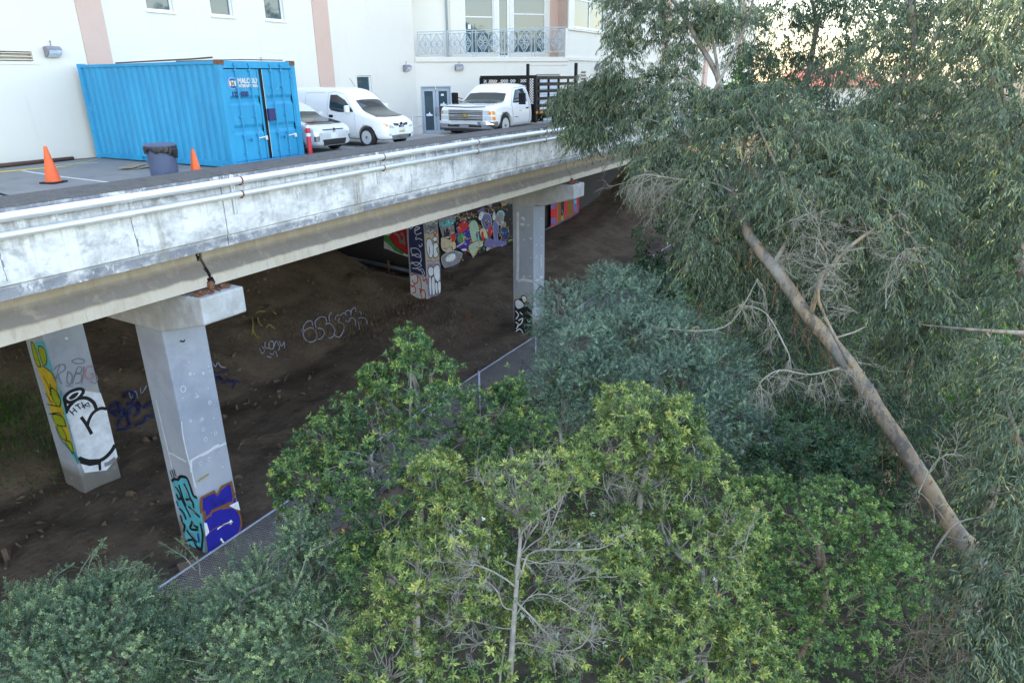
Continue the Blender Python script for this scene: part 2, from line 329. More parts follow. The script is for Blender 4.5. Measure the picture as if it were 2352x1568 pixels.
# ---------------------------------------------------------------- paint strokes on flat faces
class Face:
    """a painter on a flat face: pixel of the photograph -> point on the face"""
    def __init__(s,axis,val,nrm): s.axis=axis; s.val=val; s.n=np.array(nrm,float); s.mb=MB(); s.mats=[]; s.k=0
    def mi(s,m):
        if m not in s.mats: s.mats.append(m)
        return s.mats.index(m)
    def P(s,p):
        q=atx(*p,s.val) if s.axis==0 else aty(*p,s.val); return q
    def lay(s): s.k+=1; return s.n*(.004+.0011*s.k)
    def poly(s,pts,m):
        o=s.lay(); q=[s.P(p)+o for p in pts]; s.mb.add(q,[tuple(range(len(q)))],s.mi(m))
    def line(s,pts,w,m,taper=False,closed=False,smooth=True):
        if smooth and len(pts)>2: pts=spl(pts,closed)
        elif closed: pts=list(pts)+[pts[0]]
        o=s.lay(); q=[s.P(p)+o for p in pts]; L=[];Rr=[]
        for i,p in enumerate(q):
            d=q[min(i+1,len(q)-1)]-q[max(i-1,0)]; d/=np.linalg.norm(d)+1e-9; side=np.cross(d,s.n); ww=w/2
            L.append(p+side*ww); Rr.append(p-side*ww)
        n=len(q); s.mb.add(L+Rr,[(i,i+1,n+i+1,n+i) for i in range(n-1)],s.mi(m))
    def blob(s,pts,m,out=None,w=.03):
        sp=spl(pts,True); s.poly(sp[:-1],m)
        if out: s.line(pts,w,out,closed=True)
    def build(s,name,parent):
        o=s.mb.build(name,s.mats,fix=False); return wpart(o,parent)
def spl(pts,closed=False,n=6):
    P=[np.array(p,float) for p in pts]; k=len(P); out=[]
    rng=range(k if closed else k-1)
    for i in rng:
        p0=P[(i-1)%k] if closed or i>0 else P[0]; p1=P[i]; p2=P[(i+1)%k]; p3=P[(i+2)%k] if closed or i+2<k else P[-1]
        for j in range(n):
            t=j/n; out.append(.5*((2*p1)+(-p0+p2)*t+(2*p0-5*p1+4*p2-p3)*t*t+(-p0+3*p1-3*p2+p3)*t**3))
    out.append(P[0] if closed else P[-1]); return [tuple(p) for p in out]

def spl3(pts,n=4):
    P=[np.array(p,float) for p in pts]; k=len(P); out=[]
    for i in range(k-1):
        p0=P[max(i-1,0)];p1=P[i];p2=P[i+1];p3=P[min(i+2,k-1)]
        for j in range(n):
            t=j/n; out.append(.5*((2*p1)+(-p0+p2)*t+(2*p0-5*p1+4*p2-p3)*t*t+(-p0+3*p1-3*p2+p3)*t**3))
    out.append(P[-1]); return out

# ---------------------------------------------------------------- piers
def pier(name,label,x0,x1,cols,yend,loc):
    t=thing('bridge_pier',label,'bridge pier',loc,group='concrete piers carrying the deck')
    m=MB(); m.prism([(13.3,-2.38),(13.3,-3.0),(15.0,-3.46),(yend-1.7,-3.46),(yend,-3.0),(yend,-2.38)],0,x0,x1); wpart(m.build('pier_cap','cap',bevel=.04),t)
    cs=[]
    for (y0,y1) in cols:
        m=MB(); m.box(x0+.006,x1-.006,y0,y1,-11,-3.45); c=wpart(m.build('column','column',bevel=.025),t); cs.append(c)
    m=MB()
    for i in range(60):
        x=random.uniform(x0+.05,x1-.25); y=random.uniform(13.42,13.75); s=random.uniform(.01,.035); m.obox((x,y,-2.375+s*.5),(s,0,0),(0,s,.2*s),(0,-.2*s,s*.7))
    for x in (x0+.18,x1-.42): m.obox((x+.13,13.6,-2.345),(.13,.01,.01),(0,.09,0),(0,0,.018)); m.lathe([(.04,0),(.04,.05)],8,(x+.06,13.6,-2.33))
    m.obox(((x0+x1)/2,13.68,-2.27),(.055,0,0),(0,.05,0),(.01,0,.1))
    wpart(m.build('bearing_rubble','rust'),t)
    return t,cs
p1,(c1,c3)=pier('p1','near concrete pier whose front column is painted teal and blue at its foot',8.97,10.14,[(15,16.1),(20.9,22.0)],24.6,(9.55,15.5,-10))
p2,(c2,c4)=pier('p2','farther concrete pier partly behind bushes with a rear column covered in white bubble letters',28.2,29.36,[(15.35,16.5),(21.9,23.05)],25,(28.8,16,-10))
tag(c1,label='tall pale blue grey front column of the near pier'); tag(c3,label='rear column with black outlined white shape and yellow side'); tag(c2,label='front column of the far pier half hidden by bushes'); tag(c4,label='rear column covered in white and red bubble lettering')

def rings(F,pts,rad,m='pmark'):
    for (x,y),r in zip(pts,rad):
        F.line([(x+r*math.cos(a),y+r*1.3*math.sin(a)) for a in np.arange(0,6.28,.8)],.022,m,closed=True)
def cp(C,pts): return [C(*p) for p in pts]
# near pier, front column
z3=crop(340,1000,3.564); zc=crop(0,600,2.6128)
F=Face(1,15.0,(0,-1,0))
F.line(cp(z3,[(480,545),(530,512),(590,480),(640,455),(700,425),(760,400),(800,380)]),.06,'pmark'); F.line(cp(z3,[(585,490),(640,462),(700,415),(740,395)]),.07,'pmark')
F.line(cp(z3,[(405,190),(415,300),(440,420),(470,545),(490,600),(510,700),(530,775)]),.035,'pmark')
F.line(cp(z3,[(488,545),(492,640)]),.06,'pmark')
rings(F,[zc(1195,972),zc(1240,872),zc(1327,868),zc(1288,1020),zc(1368,1060),zc(1243,1178),zc(1318,1168),zc(1326,1236),zc(1406,1260),zc(1340,1300),zc(1366,1428),zc(1307,1458)],[5.5,2.2,2,2,3,2.2,2.4,3,3,3.6,3.6,3])
for q in [(1227,790),(1356,820),(1365,850),(1262,868),(1275,996),(1268,1022),(1300,1174),(1390,1156),(1373,1253),(1447,1474),(1352,962),(1186,1024)]: F.line([zc(*q),zc(q[0]+4,q[1]+7)],.03,'pmark',smooth=False)
F.line(cp(zc,[(1170,655),(1190,662),(1203,650)]),.035,'pblack')
F.line(cp(z3,[(545,720),(600,680),(640,655)]),.05,'pochre')
F.poly(cp(z3,[(570,862),(690,800),(715,832),(838,722),(860,820),(888,905),(940,1100),(945,1290),(900,1568),(640,1568),(628,1300),(600,1040)]),'pblue')
F.line(cp(z3,[(575,1000),(575,868),(690,808),(716,840),(755,770),(838,725),(866,850),(850,905),(760,945),(668,985),(650,1030)]),.085,'pbrown',smooth=False)
F.line(cp(z3,[(600,980),(610,1050),(640,1020)]),.07,'pbrown'); F.line(cp(z3,[(760,960),(850,950),(905,990),(930,1090),(900,1200)]),.06,'pbrown')
F.poly(cp(z3,[(820,935),(900,895),(920,975),(880,965)]),'pwhite'); F.poly(cp(z3,[(592,1080),(622,1090),(645,1170),(612,1210)]),'pwhite')
F.line(cp(z3,[(715,1145),(760,1110),(820,1085)]),.045,'pwhite'); F.line(cp(z3,[(825,1070),(845,1090)]),.09,'pwhite',smooth=False)
for q in ([(745,1225),(775,1262),(840,1280)],[(750,1335),(790,1300),(830,1340)],[(640,1350),(675,1345),(668,1380)],[(660,1415),(700,1425),(690,1450)],[(950,1150),(965,1190)],[(960,1210),(968,1260)]): F.line(cp(z3,q),.05,'pwhite')
F.line(cp(z3,[(650,870),(700,930),(740,870),(760,910),(790,870),(835,850)]),.02,'pnavy'); F.line(cp(z3,[(640,1170),(720,1120),(860,1080)]),.025,'pbrown')
F.line(cp(z3,[(870,820),(885,850),(870,880)]),.025,'pnavy')
F.build('graffiti',c1)
F=Face(0,8.976,(-1,0,0))
F.line(cp(z3,[(180,0),(215,150),(250,300),(280,420),(300,500),(322,610)]),.05,'pmark'); F.line(cp(z3,[(288,468),(330,480),(380,510),(410,525),(450,548)]),.06,'pmark')
F.poly(cp(z3,[(325,735),(345,705),(400,690),(450,690),(485,760),(510,840),(550,870),(575,1000),(600,1100),(615,1300),(625,1420),(520,1420),(470,1330),(420,1130),(380,960)]),'pteal')
F.line(cp(z3,[(320,720),(345,700),(375,705),(395,680),(430,680),(460,700),(490,780),(512,845),(548,868)]),.09,'pblack')
for q in ([(305,625),(325,690)],[(322,615),(345,690)],[(340,612),(352,660),(365,680)]): F.line(cp(z3,q),.045,'pblack')
for q in ([(350,770),(380,800),(420,900),(470,1000),(490,1040)],[(385,750),(420,860),(450,940)],[(430,740),(460,800),(500,900),(520,930)],[(365,830),(385,880),(410,860)],[(445,880),(500,890),(520,960)],[(470,940),(520,990),(575,1040)],[(390,960),(430,1000),(450,1060)],[(400,1020),(420,1090),(440,1110),(430,1170)],[(455,1150),(490,1200),(520,1230),(550,1265)],[(500,1070),(520,1110),(560,1130)],[(505,1090),(490,1140),(560,1150)],[(450,1250),(510,1240),(545,1300)],[(465,1300),(490,1290),(500,1350)],[(580,1090),(600,1200),(590,1330)]):
    F.line(cp(z3,q),.075,'pblack')
for q in ([(360,775),(385,815)],[(440,760),(470,830)],[(480,880),(510,915)],[(405,990),(430,1040)],[(415,1080),(425,1130)],[(500,1180),(530,1220)],[(510,1090),(525,1115)],[(490,960),(540,1000)]): F.line(cp(z3,q),.035,'ppink')
F.blob(cp(z3,[(430,840),(450,835),(460,860),(440,870)]),'pteal'); F.line(cp(z3,[(370,890),(385,940)]),.04,'pblue'); F.line(cp(z3,[(560,1180),(570,1260)]),.06,'pblue')
F.line(cp(z3,[(545,1300),(600,1330)]),.1,'pblack',smooth=False)
F.build('graffiti',c1)
# near pier, rear column
z2=crop(40,780,3.267)
F=Face(1,20.9,(0,-1,0))
F.poly(cp(z2,[(420,660),(560,640),(690,660),(740,800),(800,1060),(830,1180),(740,1290),(560,1310),(500,1160),(430,900),(400,820)]),'pwhite')
F.line(cp(z2,[(405,820),(440,760),(500,710),(570,700),(630,735),(655,790)]),.11,'pblack'); F.line(cp(z2,[(740,790),(690,785),(630,820),(595,880),(580,940)]),.1,'pblack')
F.line(cp(z2,[(530,855),(570,910),(618,995)]),.1,'pblack'); F.line(cp(z2,[(390,700),(395,760),(405,830)]),.14,'pblack')
F.blob(cp(z2,[(395,700),(440,650),(520,625),(548,650),(500,710),(430,735)]),'pwhite','pblack',.1); F.blob(cp(z2,[(430,700),(465,665),(510,655),(490,690),(450,712)]),'pblack')
F.line(cp(z2,[(510,1190),(580,1215),(650,1220),(720,1190),(780,1130),(808,1080)]),.13,'pblack'); F.poly(cp(z2,[(505,1180),(600,1200),(700,1195),(690,1240),(600,1255),(525,1235)]),'pblack')
F.line(cp(z2,[(680,1230),(685,1290)]),.08,'pblack',smooth=False); F.line(cp(z2,[(720,1245),(760,1230),(810,1190)]),.14,'pgrey')
for q in ([(432,800),(470,838)],[(460,780),(497,815)],[(450,822),(480,795)],[(478,765),(515,745)],[(497,757),(525,790)],[(530,735),(560,785)],[(535,775),(585,735)],[(560,760),(600,770),(585,735)]): F.line(cp(z2,q),.035,'pblack',smooth=False)
for q in ([(325,545),(350,440),(390,430),(395,470),(345,510),(370,585)],[(420,480),(412,560),(440,590),(455,520),(425,485)],[(455,590),(475,520),(500,450),(530,450),(525,490),(490,500),(530,510),(520,570),(480,580)],[(550,440),(545,520),(530,590)],[(450,395),(500,378),(550,390),(545,415),(490,418),(452,400)],[(305,470),(330,440),(355,425)]): F.line(cp(z2,q),.035,'pgrey')
F.line(cp(z2,[(622,445),(580,445),(560,500),(580,545),(620,535),(620,500),(600,505)]),.045,'ppink'); F.line(cp(z2,[(640,505),(660,540),(640,580),(600,560)]),.03,'pgrey')
F.line(cp(z2,[(570,620),(600,640),(635,625),(640,590)]),.035,'pcream'); F.line(cp(z2,[(395,210),(420,215)]),.07,'pmark',smooth=False); F.line(cp(z2,[(360,640),(365,680)]),.03,'pgrey'); F.line(cp(z2,[(400,600),(460,605)]),.025,'pgrey')
F.build('graffiti',c3)
F=Face(0,8.976,(-1,0,0))
F.poly(cp(z2,[(160,240),(230,235),(300,480),(380,700),(440,960),(500,1170),(520,1250),(480,1200),(400,1080),(330,930),(270,740),(200,500),(140,270)]),'pteal')
F.poly(cp(z2,[(120,262),(155,255),(215,440),(290,480),(330,570),(345,640),(372,720),(395,850),(420,920),(480,1130),(470,1160),(400,1060),(340,970),(300,870),(270,740),(225,580),(170,440)]),'pyellow')
for q in ([(185,280),(225,290),(252,360),(250,420),(225,428),(195,350)],[(125,262),(150,262),(200,420),(205,445),(165,420)],[(340,930),(370,930),(410,1000),(412,1040),(380,1030),(350,980)],[(410,1050),(450,1060),(470,1120),(465,1150),(425,1090)],[(300,835),(380,850),(410,920),(400,930),(330,910)],[(290,620),(340,650),(370,720),(355,770),(310,720)]): F.blob(cp(z2,q),'pgreen','pblack',.035)
for q in ([(222,435),(290,490),(335,570)],[(225,520),(270,600),(290,680)],[(245,660),(300,740)],[(258,750),(370,770)],[(275,830),(360,820),(378,850)],[(285,580),(290,640)],[(330,600),(345,640)],[(335,660),(365,700)],[(480,1140),(510,1230)],[(330,930),(370,1030),(430,1100),(480,1160)]): F.line(cp(z2,q),.03,'pblack')
F.build('graffiti',c3)
# far pier, front column
z4=crop(1240,420,4.9)
F=Face(1,15.35,(0,-1,0))
F.line(cp(z4,[(475,1385),(520,1365),(555,1335),(575,1330)]),.08,'pmark')
for q in ((555,610),(555,840),(558,945),(557,1070),(490,935)): F.line([z4(*q),z4(q[0]+3,q[1]+12)],.11,'pmark',smooth=False)
F.line(cp(z4,[(550,1100),(552,1215)]),.09,'pmark'); F.line(cp(z4,[(495,1070),(485,1110)]),.05,'pmark')
F.line(cp(z4,[(475,1568),(500,1500),(545,1450),(575,1480),(560,1540),(520,1568)]),.08,'pblack'); F.line(cp(z4,[(520,1560),(530,1530)]),.05,'pblack')
F.build('graffiti',c2)
F=Face(0,28.205,(-1,0,0))
F.line(cp(z4,[(268,540),(268,700),(270,1000),(268,1200),(262,1380)]),.14,'pmark'); F.line(cp(z4,[(270,1385),(330,1365),(400,1380),(450,1385)]),.14,'pmark')
for q in ([(310,610),(340,615),(345,650)],[(300,690),(345,690)],[(400,700),(395,690)],[(340,870),(342,885)],[(425,850),(430,875)],[(422,1090),(425,1105)],[(340,1320),(345,1335)],[(418,1315),(422,1330)]): F.line(cp(z4,q),.12,'pmark',smooth=False)
z7=crop(760,450,2.851)
F.poly(cp(z7,[(1500,870),(1540,840),(1600,870),(1625,900),(1625,1250),(1500,1250)]),'pblack')
for q in ([(1505,860),(1530,850),(1560,870),(1570,900),(1530,920),(1508,900)],[(1550,830),(1580,825),(1590,860),(1565,870)]): F.blob(cp(z7,q),'pwhite','pblack',.06)
for q in ([(1510,930),(1530,960),(1512,990)],[(1530,1000),(1560,985),(1550,1020),(1520,1040)],[(1510,1080),(1540,1060),(1560,1090),(1530,1110)],[(1520,1150),(1550,1130),(1580,1160),(1560,1210),(1530,1200)],[(1540,940),(1560,960)],[(1570,1190),(1590,1240)],[(1510,1010),(1530,1030),(1515,1060)],[(1540,1120),(1560,1100),(1580,1120)]): F.line(cp(z7,q),.06,'pwhite')
F.line(cp(z7,[(1590,845),(1600,870)]),.1,'pyellow',smooth=False); F.line(cp(z7,[(1520,820),(1525,850)]),.08,'pyellow',smooth=False)
F.build('graffiti',c2)
# far pier, rear column
z5=crop(960,480,4.9)
F=Face(0,28.205,(-1,0,0))
F.poly(cp(z5,[(300,330),(480,360),(520,1030),(330,980),(305,600)]),'pnavy')
F.poly(cp(z5,[(325,1000),(520,1050),(550,1400),(545,1500),(440,1450),(340,1380),(325,1200)]),'pmark')
for q in ([(310,430),(330,450),(380,400),(400,390)],[(370,470),(400,430),(440,440),(380,480),(400,520),(460,500)],[(400,540),(390,580),(430,570),(470,590)],[(430,640),(440,670),(470,650),(460,630)],[(330,690),(400,690),(450,740),(440,800),(350,760),(330,690)],[(340,780),(420,760),(460,830),(400,900),(340,850)],[(325,880),(400,860),(460,900),(380,940)],[(350,930),(440,950),(480,1000)],[(430,960),(470,940),(500,1000),(470,1020)]): F.line(cp(z5,q),.045,'pwhite')
for q in ([(330,1020),(400,1010),(415,1100),(370,1120),(350,1080)],[(415,1030),(450,1070),(460,1170),(440,1230)],[(480,1050),(490,1090),(520,1060),(530,1130)],[(340,1150),(380,1160),(390,1220),(350,1240)],[(330,1130),(350,1160),(380,1130)],[(460,1200),(500,1210),(510,1290),(480,1310),(455,1260),(460,1205)],[(430,1180),(460,1200)],[(350,1290),(385,1290),(390,1330),(350,1330),(395,1370),(390,1400),(345,1380)],[(410,1310),(450,1320),(440,1400),(405,1400),(410,1310)],[(480,1390),(540,1360)],[(480,1420),(545,1490)],[(470,1330),(520,1300)],[(500,1440),(540,1430)]): F.line(cp(z5,q),.06,'pred')
F.build('graffiti',c4)
F=Face(1,21.9,(0,-1,0))
F.poly(cp(z5,[(480,340),(655,330),(700,1330),(620,1350),(540,1390),(520,1050)]),'pcream')
F.poly(cp(z5,[(530,880),(690,870),(697,1330),(640,1330),(545,1380),(525,1060)]),'plilac'); F.poly(cp(z5,[(485,370),(655,350),(658,480),(560,520),(495,500)]),'pgrey')
for q in ([(515,640),(530,580),(570,575),(600,650),(605,740),(575,810),(535,760)],[(600,560),(640,545),(650,590),(620,610),(600,590)],[(605,640),(650,620),(665,670),(640,700),(665,760),(640,800),(605,790)],[(535,960),(560,910),(600,930),(605,1000),(560,1040)],[(605,930),(650,890),(680,930),(680,1080),(650,1100),(610,1040)],[(545,1060),(575,1050),(580,1240),(555,1250)],[(580,1060),(615,1050),(620,1240),(590,1250)],[(620,1120),(650,1110),(655,1230),(630,1240)],[(655,1110),(690,1100),(690,1220),(665,1235)]): F.blob(cp(z5,q),'pwhite','pblack',.05)
F.line(cp(z5,[(550,670),(555,760)]),.05,'pblack'); F.line(cp(z5,[(540,430),(590,435),(625,430)]),.04,'pblack'); F.line(cp(z5,[(500,370),(520,400),(550,370),(560,400),(600,360),(640,390),(650,350)]),.035,'pwhite')
F.line(cp(z5,[(600,500),(620,530),(650,480)]),.08,'pred'); F.line(cp(z5,[(510,490),(540,470),(560,500),(590,470),(600,490)]),.035,'pwhite')
for i in range(7): F.line(cp(z5,[(545+i*22,1325),(555+i*22,1285),(560+i*22,1325)]),.035,'pwhite')
F.line(cp(z5,[(520,860),(560,835),(600,860),(640,830),(675,850)]),.04,'pviolet')
F.build('graffiti',c4)

# ---------------------------------------------------------------- retaining walls under the deck, with their murals
wall=thing('retaining_wall','dark retaining wall under the deck covered in a long colourful mural','wall',(34,25.2,-9))
m=MB(); m.prism([(31.6,25.0),(31.6,46),(32.2,46),(32.2,25.4),(70,25.4),(70,25.0)],2,-9.6,-.4); wpart(m.build('wall_face',mat('dark_wall',(.045,.042,.045),.9)),wall)  # wall base colour set dark all over
F=Face(1,25.0,(0,-1,0))
F.poly(cp(z5,[(640,300),(1600,100),(1600,640),(900,950),(690,1010)]),'pblack')
_st=random.getstate(); random.seed(11)
for i in range(46):
    x=random.uniform(680,1570); y=random.uniform(170,880)-(x-680)*.26; r=random.uniform(22,60)
    F.blob([z5(x+r*random.uniform(.6,1.3)*math.cos(a),y+r*random.uniform(.6,1.4)*math.sin(a)) for a in np.arange(0,6.2,1.05)],random.choice(['pnavy','pviolet','pbrown','pgrey','pleaf','pred','pblue','pmint','pochre','pteal']),random.choice(['pblack','pblack','pcream','pyellow','pmark']),.035)
random.setstate(_st)
F.poly(cp(z5,[(650,330),(860,280),(860,360),(740,400),(660,430)]),'pgrey')
F.blob(cp(z5,[(660,390),(740,350),(830,330),(830,390),(720,430)]),'pteal'); F.poly(cp(z5,[(665,430),(840,400),(860,560),(700,560)]),'pgrey')
F.poly(cp(z5,[(715,560),(715,440),(735,500),(750,430),(790,480),(780,560)]),'pblack')
F.blob(cp(z5,[(680,590),(740,570),(830,590),(865,640),(850,700),(760,740),(690,700)]),'pcream','pblack',.05); F.line(cp(z5,[(680,575),(780,550)]),.14,'pcream',smooth=False)
F.blob(cp(z5,[(690,790),(800,720),(920,740),(935,780),(860,920),(760,940),(700,880)]),'pgrey','pmark',.03); F.blob(cp(z5,[(740,810),(790,760),(850,760),(850,820),(790,850),(745,845)]),'pwhite'); F.line(cp(z5,[(760,740),(780,800),(800,740)]),.04,'pyellow')
F.blob(cp(z5,[(870,470),(900,380),(960,350),(1020,390),(1045,500),(1020,650),(970,720),(900,690),(870,600)]),'pblue','pblack',.05); F.blob(cp(z5,[(880,440),(920,370),(980,355),(1020,420),(960,480),(900,500)]),'pred'); F.blob(cp(z5,[(885,540),(940,500),(980,560),(930,620),(890,600)]),'pleaf')
F.blob(cp(z5,[(930,700),(980,690),(990,715),(950,720)]),'pwhite'); F.blob(cp(z5,[(800,520),(840,500),(860,560),(830,610),(800,600)]),'pred','pyellow',.04)
F.line(cp(z5,[(870,670),(920,640),(960,610),(955,550),(985,560)]),.11,'pcream'); F.line(cp(z5,[(990,580),(1090,550),(1050,600),(1210,600)]),.05,'pyellow')
F.blob(cp(z5,[(1020,400),(1070,340),(1120,370),(1150,480),(1110,500),(1120,600),(1070,620),(1040,540)]),'pmint','pblack',.05)
F.blob(cp(z5,[(1030,640),(1130,600),(1140,680),(1080,790),(1020,700)]),'pmint','pred',.05); F.line(cp(z5,[(1000,710),(1040,740),(1075,800),(1110,720),(1160,690)]),.05,'pyellow',smooth=False)
F.blob(cp(z5,[(1150,470),(1200,440),(1250,520),(1240,600),(1210,560),(1180,580)]),'pcream','pblack',.04); F.blob(cp(z5,[(1170,500),(1195,490),(1205,590),(1180,590)]),'pred')
F.blob(cp(z5,[(1170,330),(1220,260),(1280,290),(1300,400),(1260,480),(1200,440)]),'pviolet','pmark',.04); F.blob(cp(z5,[(1215,360),(1240,335),(1262,370),(1245,420),(1220,400)]),'pblack','pcream',.03); F.blob(cp(z5,[(1250,470),(1300,400),(1310,480),(1280,540)]),'pred')
F.blob(cp(z5,[(1135,320),(1165,240),(1200,260),(1170,340)]),'pmark'); F.blob(cp(z5,[(1305,300),(1330,240),(1345,300),(1325,350)]),'pmark')
F.blob(cp(z5,[(1350,290),(1390,240),(1440,260),(1440,360),(1390,400),(1350,360)]),'pgrey','pmark',.03)
F.blob(cp(z5,[(1320,380),(1360,360),(1380,440),(1370,560),(1400,640),(1340,640),(1320,500)]),'pviolet','pmark',.03); F.blob(cp(z5,[(1400,460),(1460,430),(1510,480),(1490,580),(1430,570)]),'pnavy','pochre',.03); F.line(cp(z5,[(1380,480),(1420,560),(1400,590)]),.07,'ppink')
F.poly(cp(z5,[(1220,560),(1330,580),(1480,600),(1480,660),(1330,690),(1200,660)]),'pviolet'); F.line(cp(z5,[(1280,690),(1320,670),(1330,700),(1360,660),(1380,690),(1400,650)]),.04,'pred',smooth=False)
for q in ([(860,330),(960,310),(1100,270)],[(1200,210),(1400,190),(1500,230)],[(900,320),(980,270),(1120,270),(1110,210)]): F.line(cp(z5,q),.06,'pbrown')
F.line(cp(z5,[(790,290),(800,320)]),.04,'pwhite'); F.line(cp(z5,[(840,310),(890,270),(870,300),(910,310)]),.04,'pwhite',smooth=False); F.line(cp(z5,[(985,240),(1000,280)]),.03,'pmark'); F.line(cp(z5,[(1045,250),(1055,280)]),.03,'pmark')
for i in range(190):
    x=random.uniform(690,1550); y=random.uniform(200,900)-(x-690)*.26; a=random.uniform(0,6.3); r=random.uniform(5,26); F.line([z5(x,y),z5(x+r*math.cos(a),y+r*math.sin(a)),z5(x+r*math.cos(a)+r*math.cos(a+1.3)*.7,y+r*math.sin(a)+r*.7*math.sin(a+1.3))],random.uniform(.02,.06),random.choice(['pmark','pcream','pyellow','ppink','pblack','pblack','pteal','pred','pviolet']))
z6=crop(1340,440,8.71)
F.poly(cp(z6,[(232,500),(850,400),(850,780),(700,900),(380,1050),(232,1120)]),'pred')
for a,b in ((240,330),(400,460),(720,790)): F.poly(cp(z6,[(a,500),(b,480),(b,700),(a,710)]),'pviolet')
F.poly(cp(z6,[(385,500),(525,480),(520,980),(390,1010)]),'pbrown'); F.poly(cp(z6,[(450,560),(525,550),(515,850),(460,860)]),'pblack'); F.poly(cp(z6,[(580,500),(720,480),(720,880),(580,950)]),'pbrown')
F.line(cp(z6,[(360,520),(378,780),(385,1030)]),.06,'pochre'); F.poly(cp(z6,[(740,520),(795,515),(795,590),(745,600)]),'pteal'); F.line(cp(z6,[(470,730),(500,800),(510,850)]),.03,'pmark'); F.blob(cp(z6,[(460,870),(500,860),(510,960),(460,980)]),'pochre'); F.blob(cp(z6,[(240,920),(320,900),(340,1000),(240,1030)]),'pviolet')
F.blob(cp(z6,[(740,640),(800,620),(820,740),(750,780)]),'pviolet')
F.build('mural',wall)
F=Face(0,31.6,(-1,0,0))
F.poly(cp(z5,[(0,520),(310,440),(310,800),(160,750),(40,700),(0,690)]),'pmark')
F.poly(cp(z5,[(0,520),(60,540),(130,640),(250,740),(230,770),(130,720),(60,640),(0,600)]),'pleaf'); F.poly(cp(z5,[(60,540),(130,470),(310,430),(305,770),(230,730),(120,640)]),'pred')
F.line(cp(z5,[(120,500),(180,540),(210,620),(250,560),(210,500)]),.16,'pgrey'); F.line(cp(z5,[(60,540),(130,640),(250,740),(290,765)]),.05,'pblack'); F.line(cp(z5,[(60,640),(65,720)]),.04,'pgrey'); F.blob(cp(z5,[(240,600),(265,610),(260,650),(235,640)]),'pgrey')
F.line(cp(z5,[(250,500),(270,600),(280,700)]),.05,'pblack')
F.build('mural',wall)
# pipe lying along the foot of the wall
m=MB()
pp=[atx(735,580,30.6),atx(845,602,30.7),atx(*z5(300,965),30.8)]; q0=aty(*z5(700,990),24.7); q1=aty(*z5(1590,690),24.7); q2=aty(*z6(900,790),24.7)
m.tube(pp+[q0,q1,q2],.13,10); pipe=m.build('drain_pipe','brown',smooth=True); pipe.data.materials[0]=mat('grey_drain_pipe',(.10,.11,.14),.4)
tag(pipe,'long grey drain pipe running along the foot of the mural wall','pipe')
m=MB()
for p in (pp[1]*.45+pp[2]*.55,): m.obox(p+np.array([-.15,0,.0]),(.03,0,0),(0,.07,0),(0,0,.42))
tag(m.build('stake','rust'),'short rusty stake holding the drain pipe on the dirt bank','stake')

# ---------------------------------------------------------------- chalky tags sprayed on the dirt (follow the ground)
def gpt(px,py):
    r=ray(px,py); r=r/np.linalg.norm(r); lo,hi=8.,60.
    t=lo
    while t<hi:
        p=CAM+r*t
        if p[2]<ground(p[0],p[1])+.02:
            a,b=t-.4,t
            for _ in range(10):
                c=(a+b)/2; p=CAM+r*c
                if p[2]<ground(p[0],p[1])+.02: b=c
                else: a=c
            return CAM+r*b
        t+=.4
    return CAM+r*hi
def gstroke(mb,pts,w,mi=0):
    q=[gpt(*p) for p in spl(pts)]
    for a,b in zip(q[:-1],q[1:]):
        if np.linalg.norm(b-a)<2.5: mb.tube([a,b],w/2,4,mi,cap=False)
za=crop(520,600,3.921); zb=crop(0,900,3.136)
m=MB()
for q in ([(945,900),(935,850),(970,800),(1015,795),(1025,840)],[(1040,870),(1000,860),(945,890),(935,940),(980,995),(1040,990),(1070,940),(1050,880)],[(920,870),(920,905)],[(1060,860),(1050,800),(1100,755),(1150,760),(1160,800)],[(1075,865),(1120,870),(1140,910),(1110,965),(1075,970)],[(1195,800),(1185,750),(1210,710)],[(1150,820),(1200,820),(1240,880),(1220,950),(1170,960)],[(1245,780),(1260,740),(1290,750),(1280,800),(1330,830),(1330,880)],[(1290,740),(1330,715),(1360,740)],[(1250,880),(1240,930),(1290,950),(1330,880)],[(1350,740),(1350,700),(1390,690),(1400,730)],[(1400,740),(1410,680),(1440,665),(1450,700)],[(1350,790),(1380,800),(1400,760),(1440,780),(1445,840)],[(1470,770),(1500,760),(1540,770),(1560,810),(1540,860),(1490,880),(1475,800)],[(1480,700),(1500,710),(1500,740)]):
    gstroke(m,cp(za,q),.05)
for q in ([(505,1060),(530,1110),(555,1080),(530,1040)],[(560,1000),(560,1050),(590,1060)],[(600,1000),(600,1060),(640,1060),(640,1000),(610,990)],[(640,1060),(670,990),(700,1050),(690,1080)],[(700,990),(720,1040),(745,1000),(750,1060)],[(600,1100),(630,1120),(660,1090),(680,1140)],[(580,1140),(620,1150)]): gstroke(m,cp(za,q),.04)
for q in ([(40,1190),(70,1240),(90,1200)],[(100,1200),(130,1240),(180,1250)]): gstroke(m,cp(za,q),.04)
for q in ([(1010,250),(1030,300),(1060,240),(1080,300)],[(1100,220),(1110,260),(1150,200)]): gstroke(m,cp(zb,q),.04)
tag(m.build('chalk_tag','pchalk',fix=False),'pale lilac bubble letter outlines sprayed on the dirt bank','graffiti')
m=MB()
for q in ([(850,390),(920,330),(930,400),(870,400),(920,440)],[(930,540),(940,550),(1010,520),(990,440),(940,460),(925,530)],[(980,290),(1000,250),(1050,260),(1040,330),(990,340)],[(1000,400),(1050,350),(1090,400),(1050,440)],[(1080,330),(1130,370),(1200,320)],[(1060,510),(1130,480),(1150,440),(1210,440)],[(940,430),(970,380),(990,440),(1020,390)]): gstroke(m,cp(zb,q),.11)
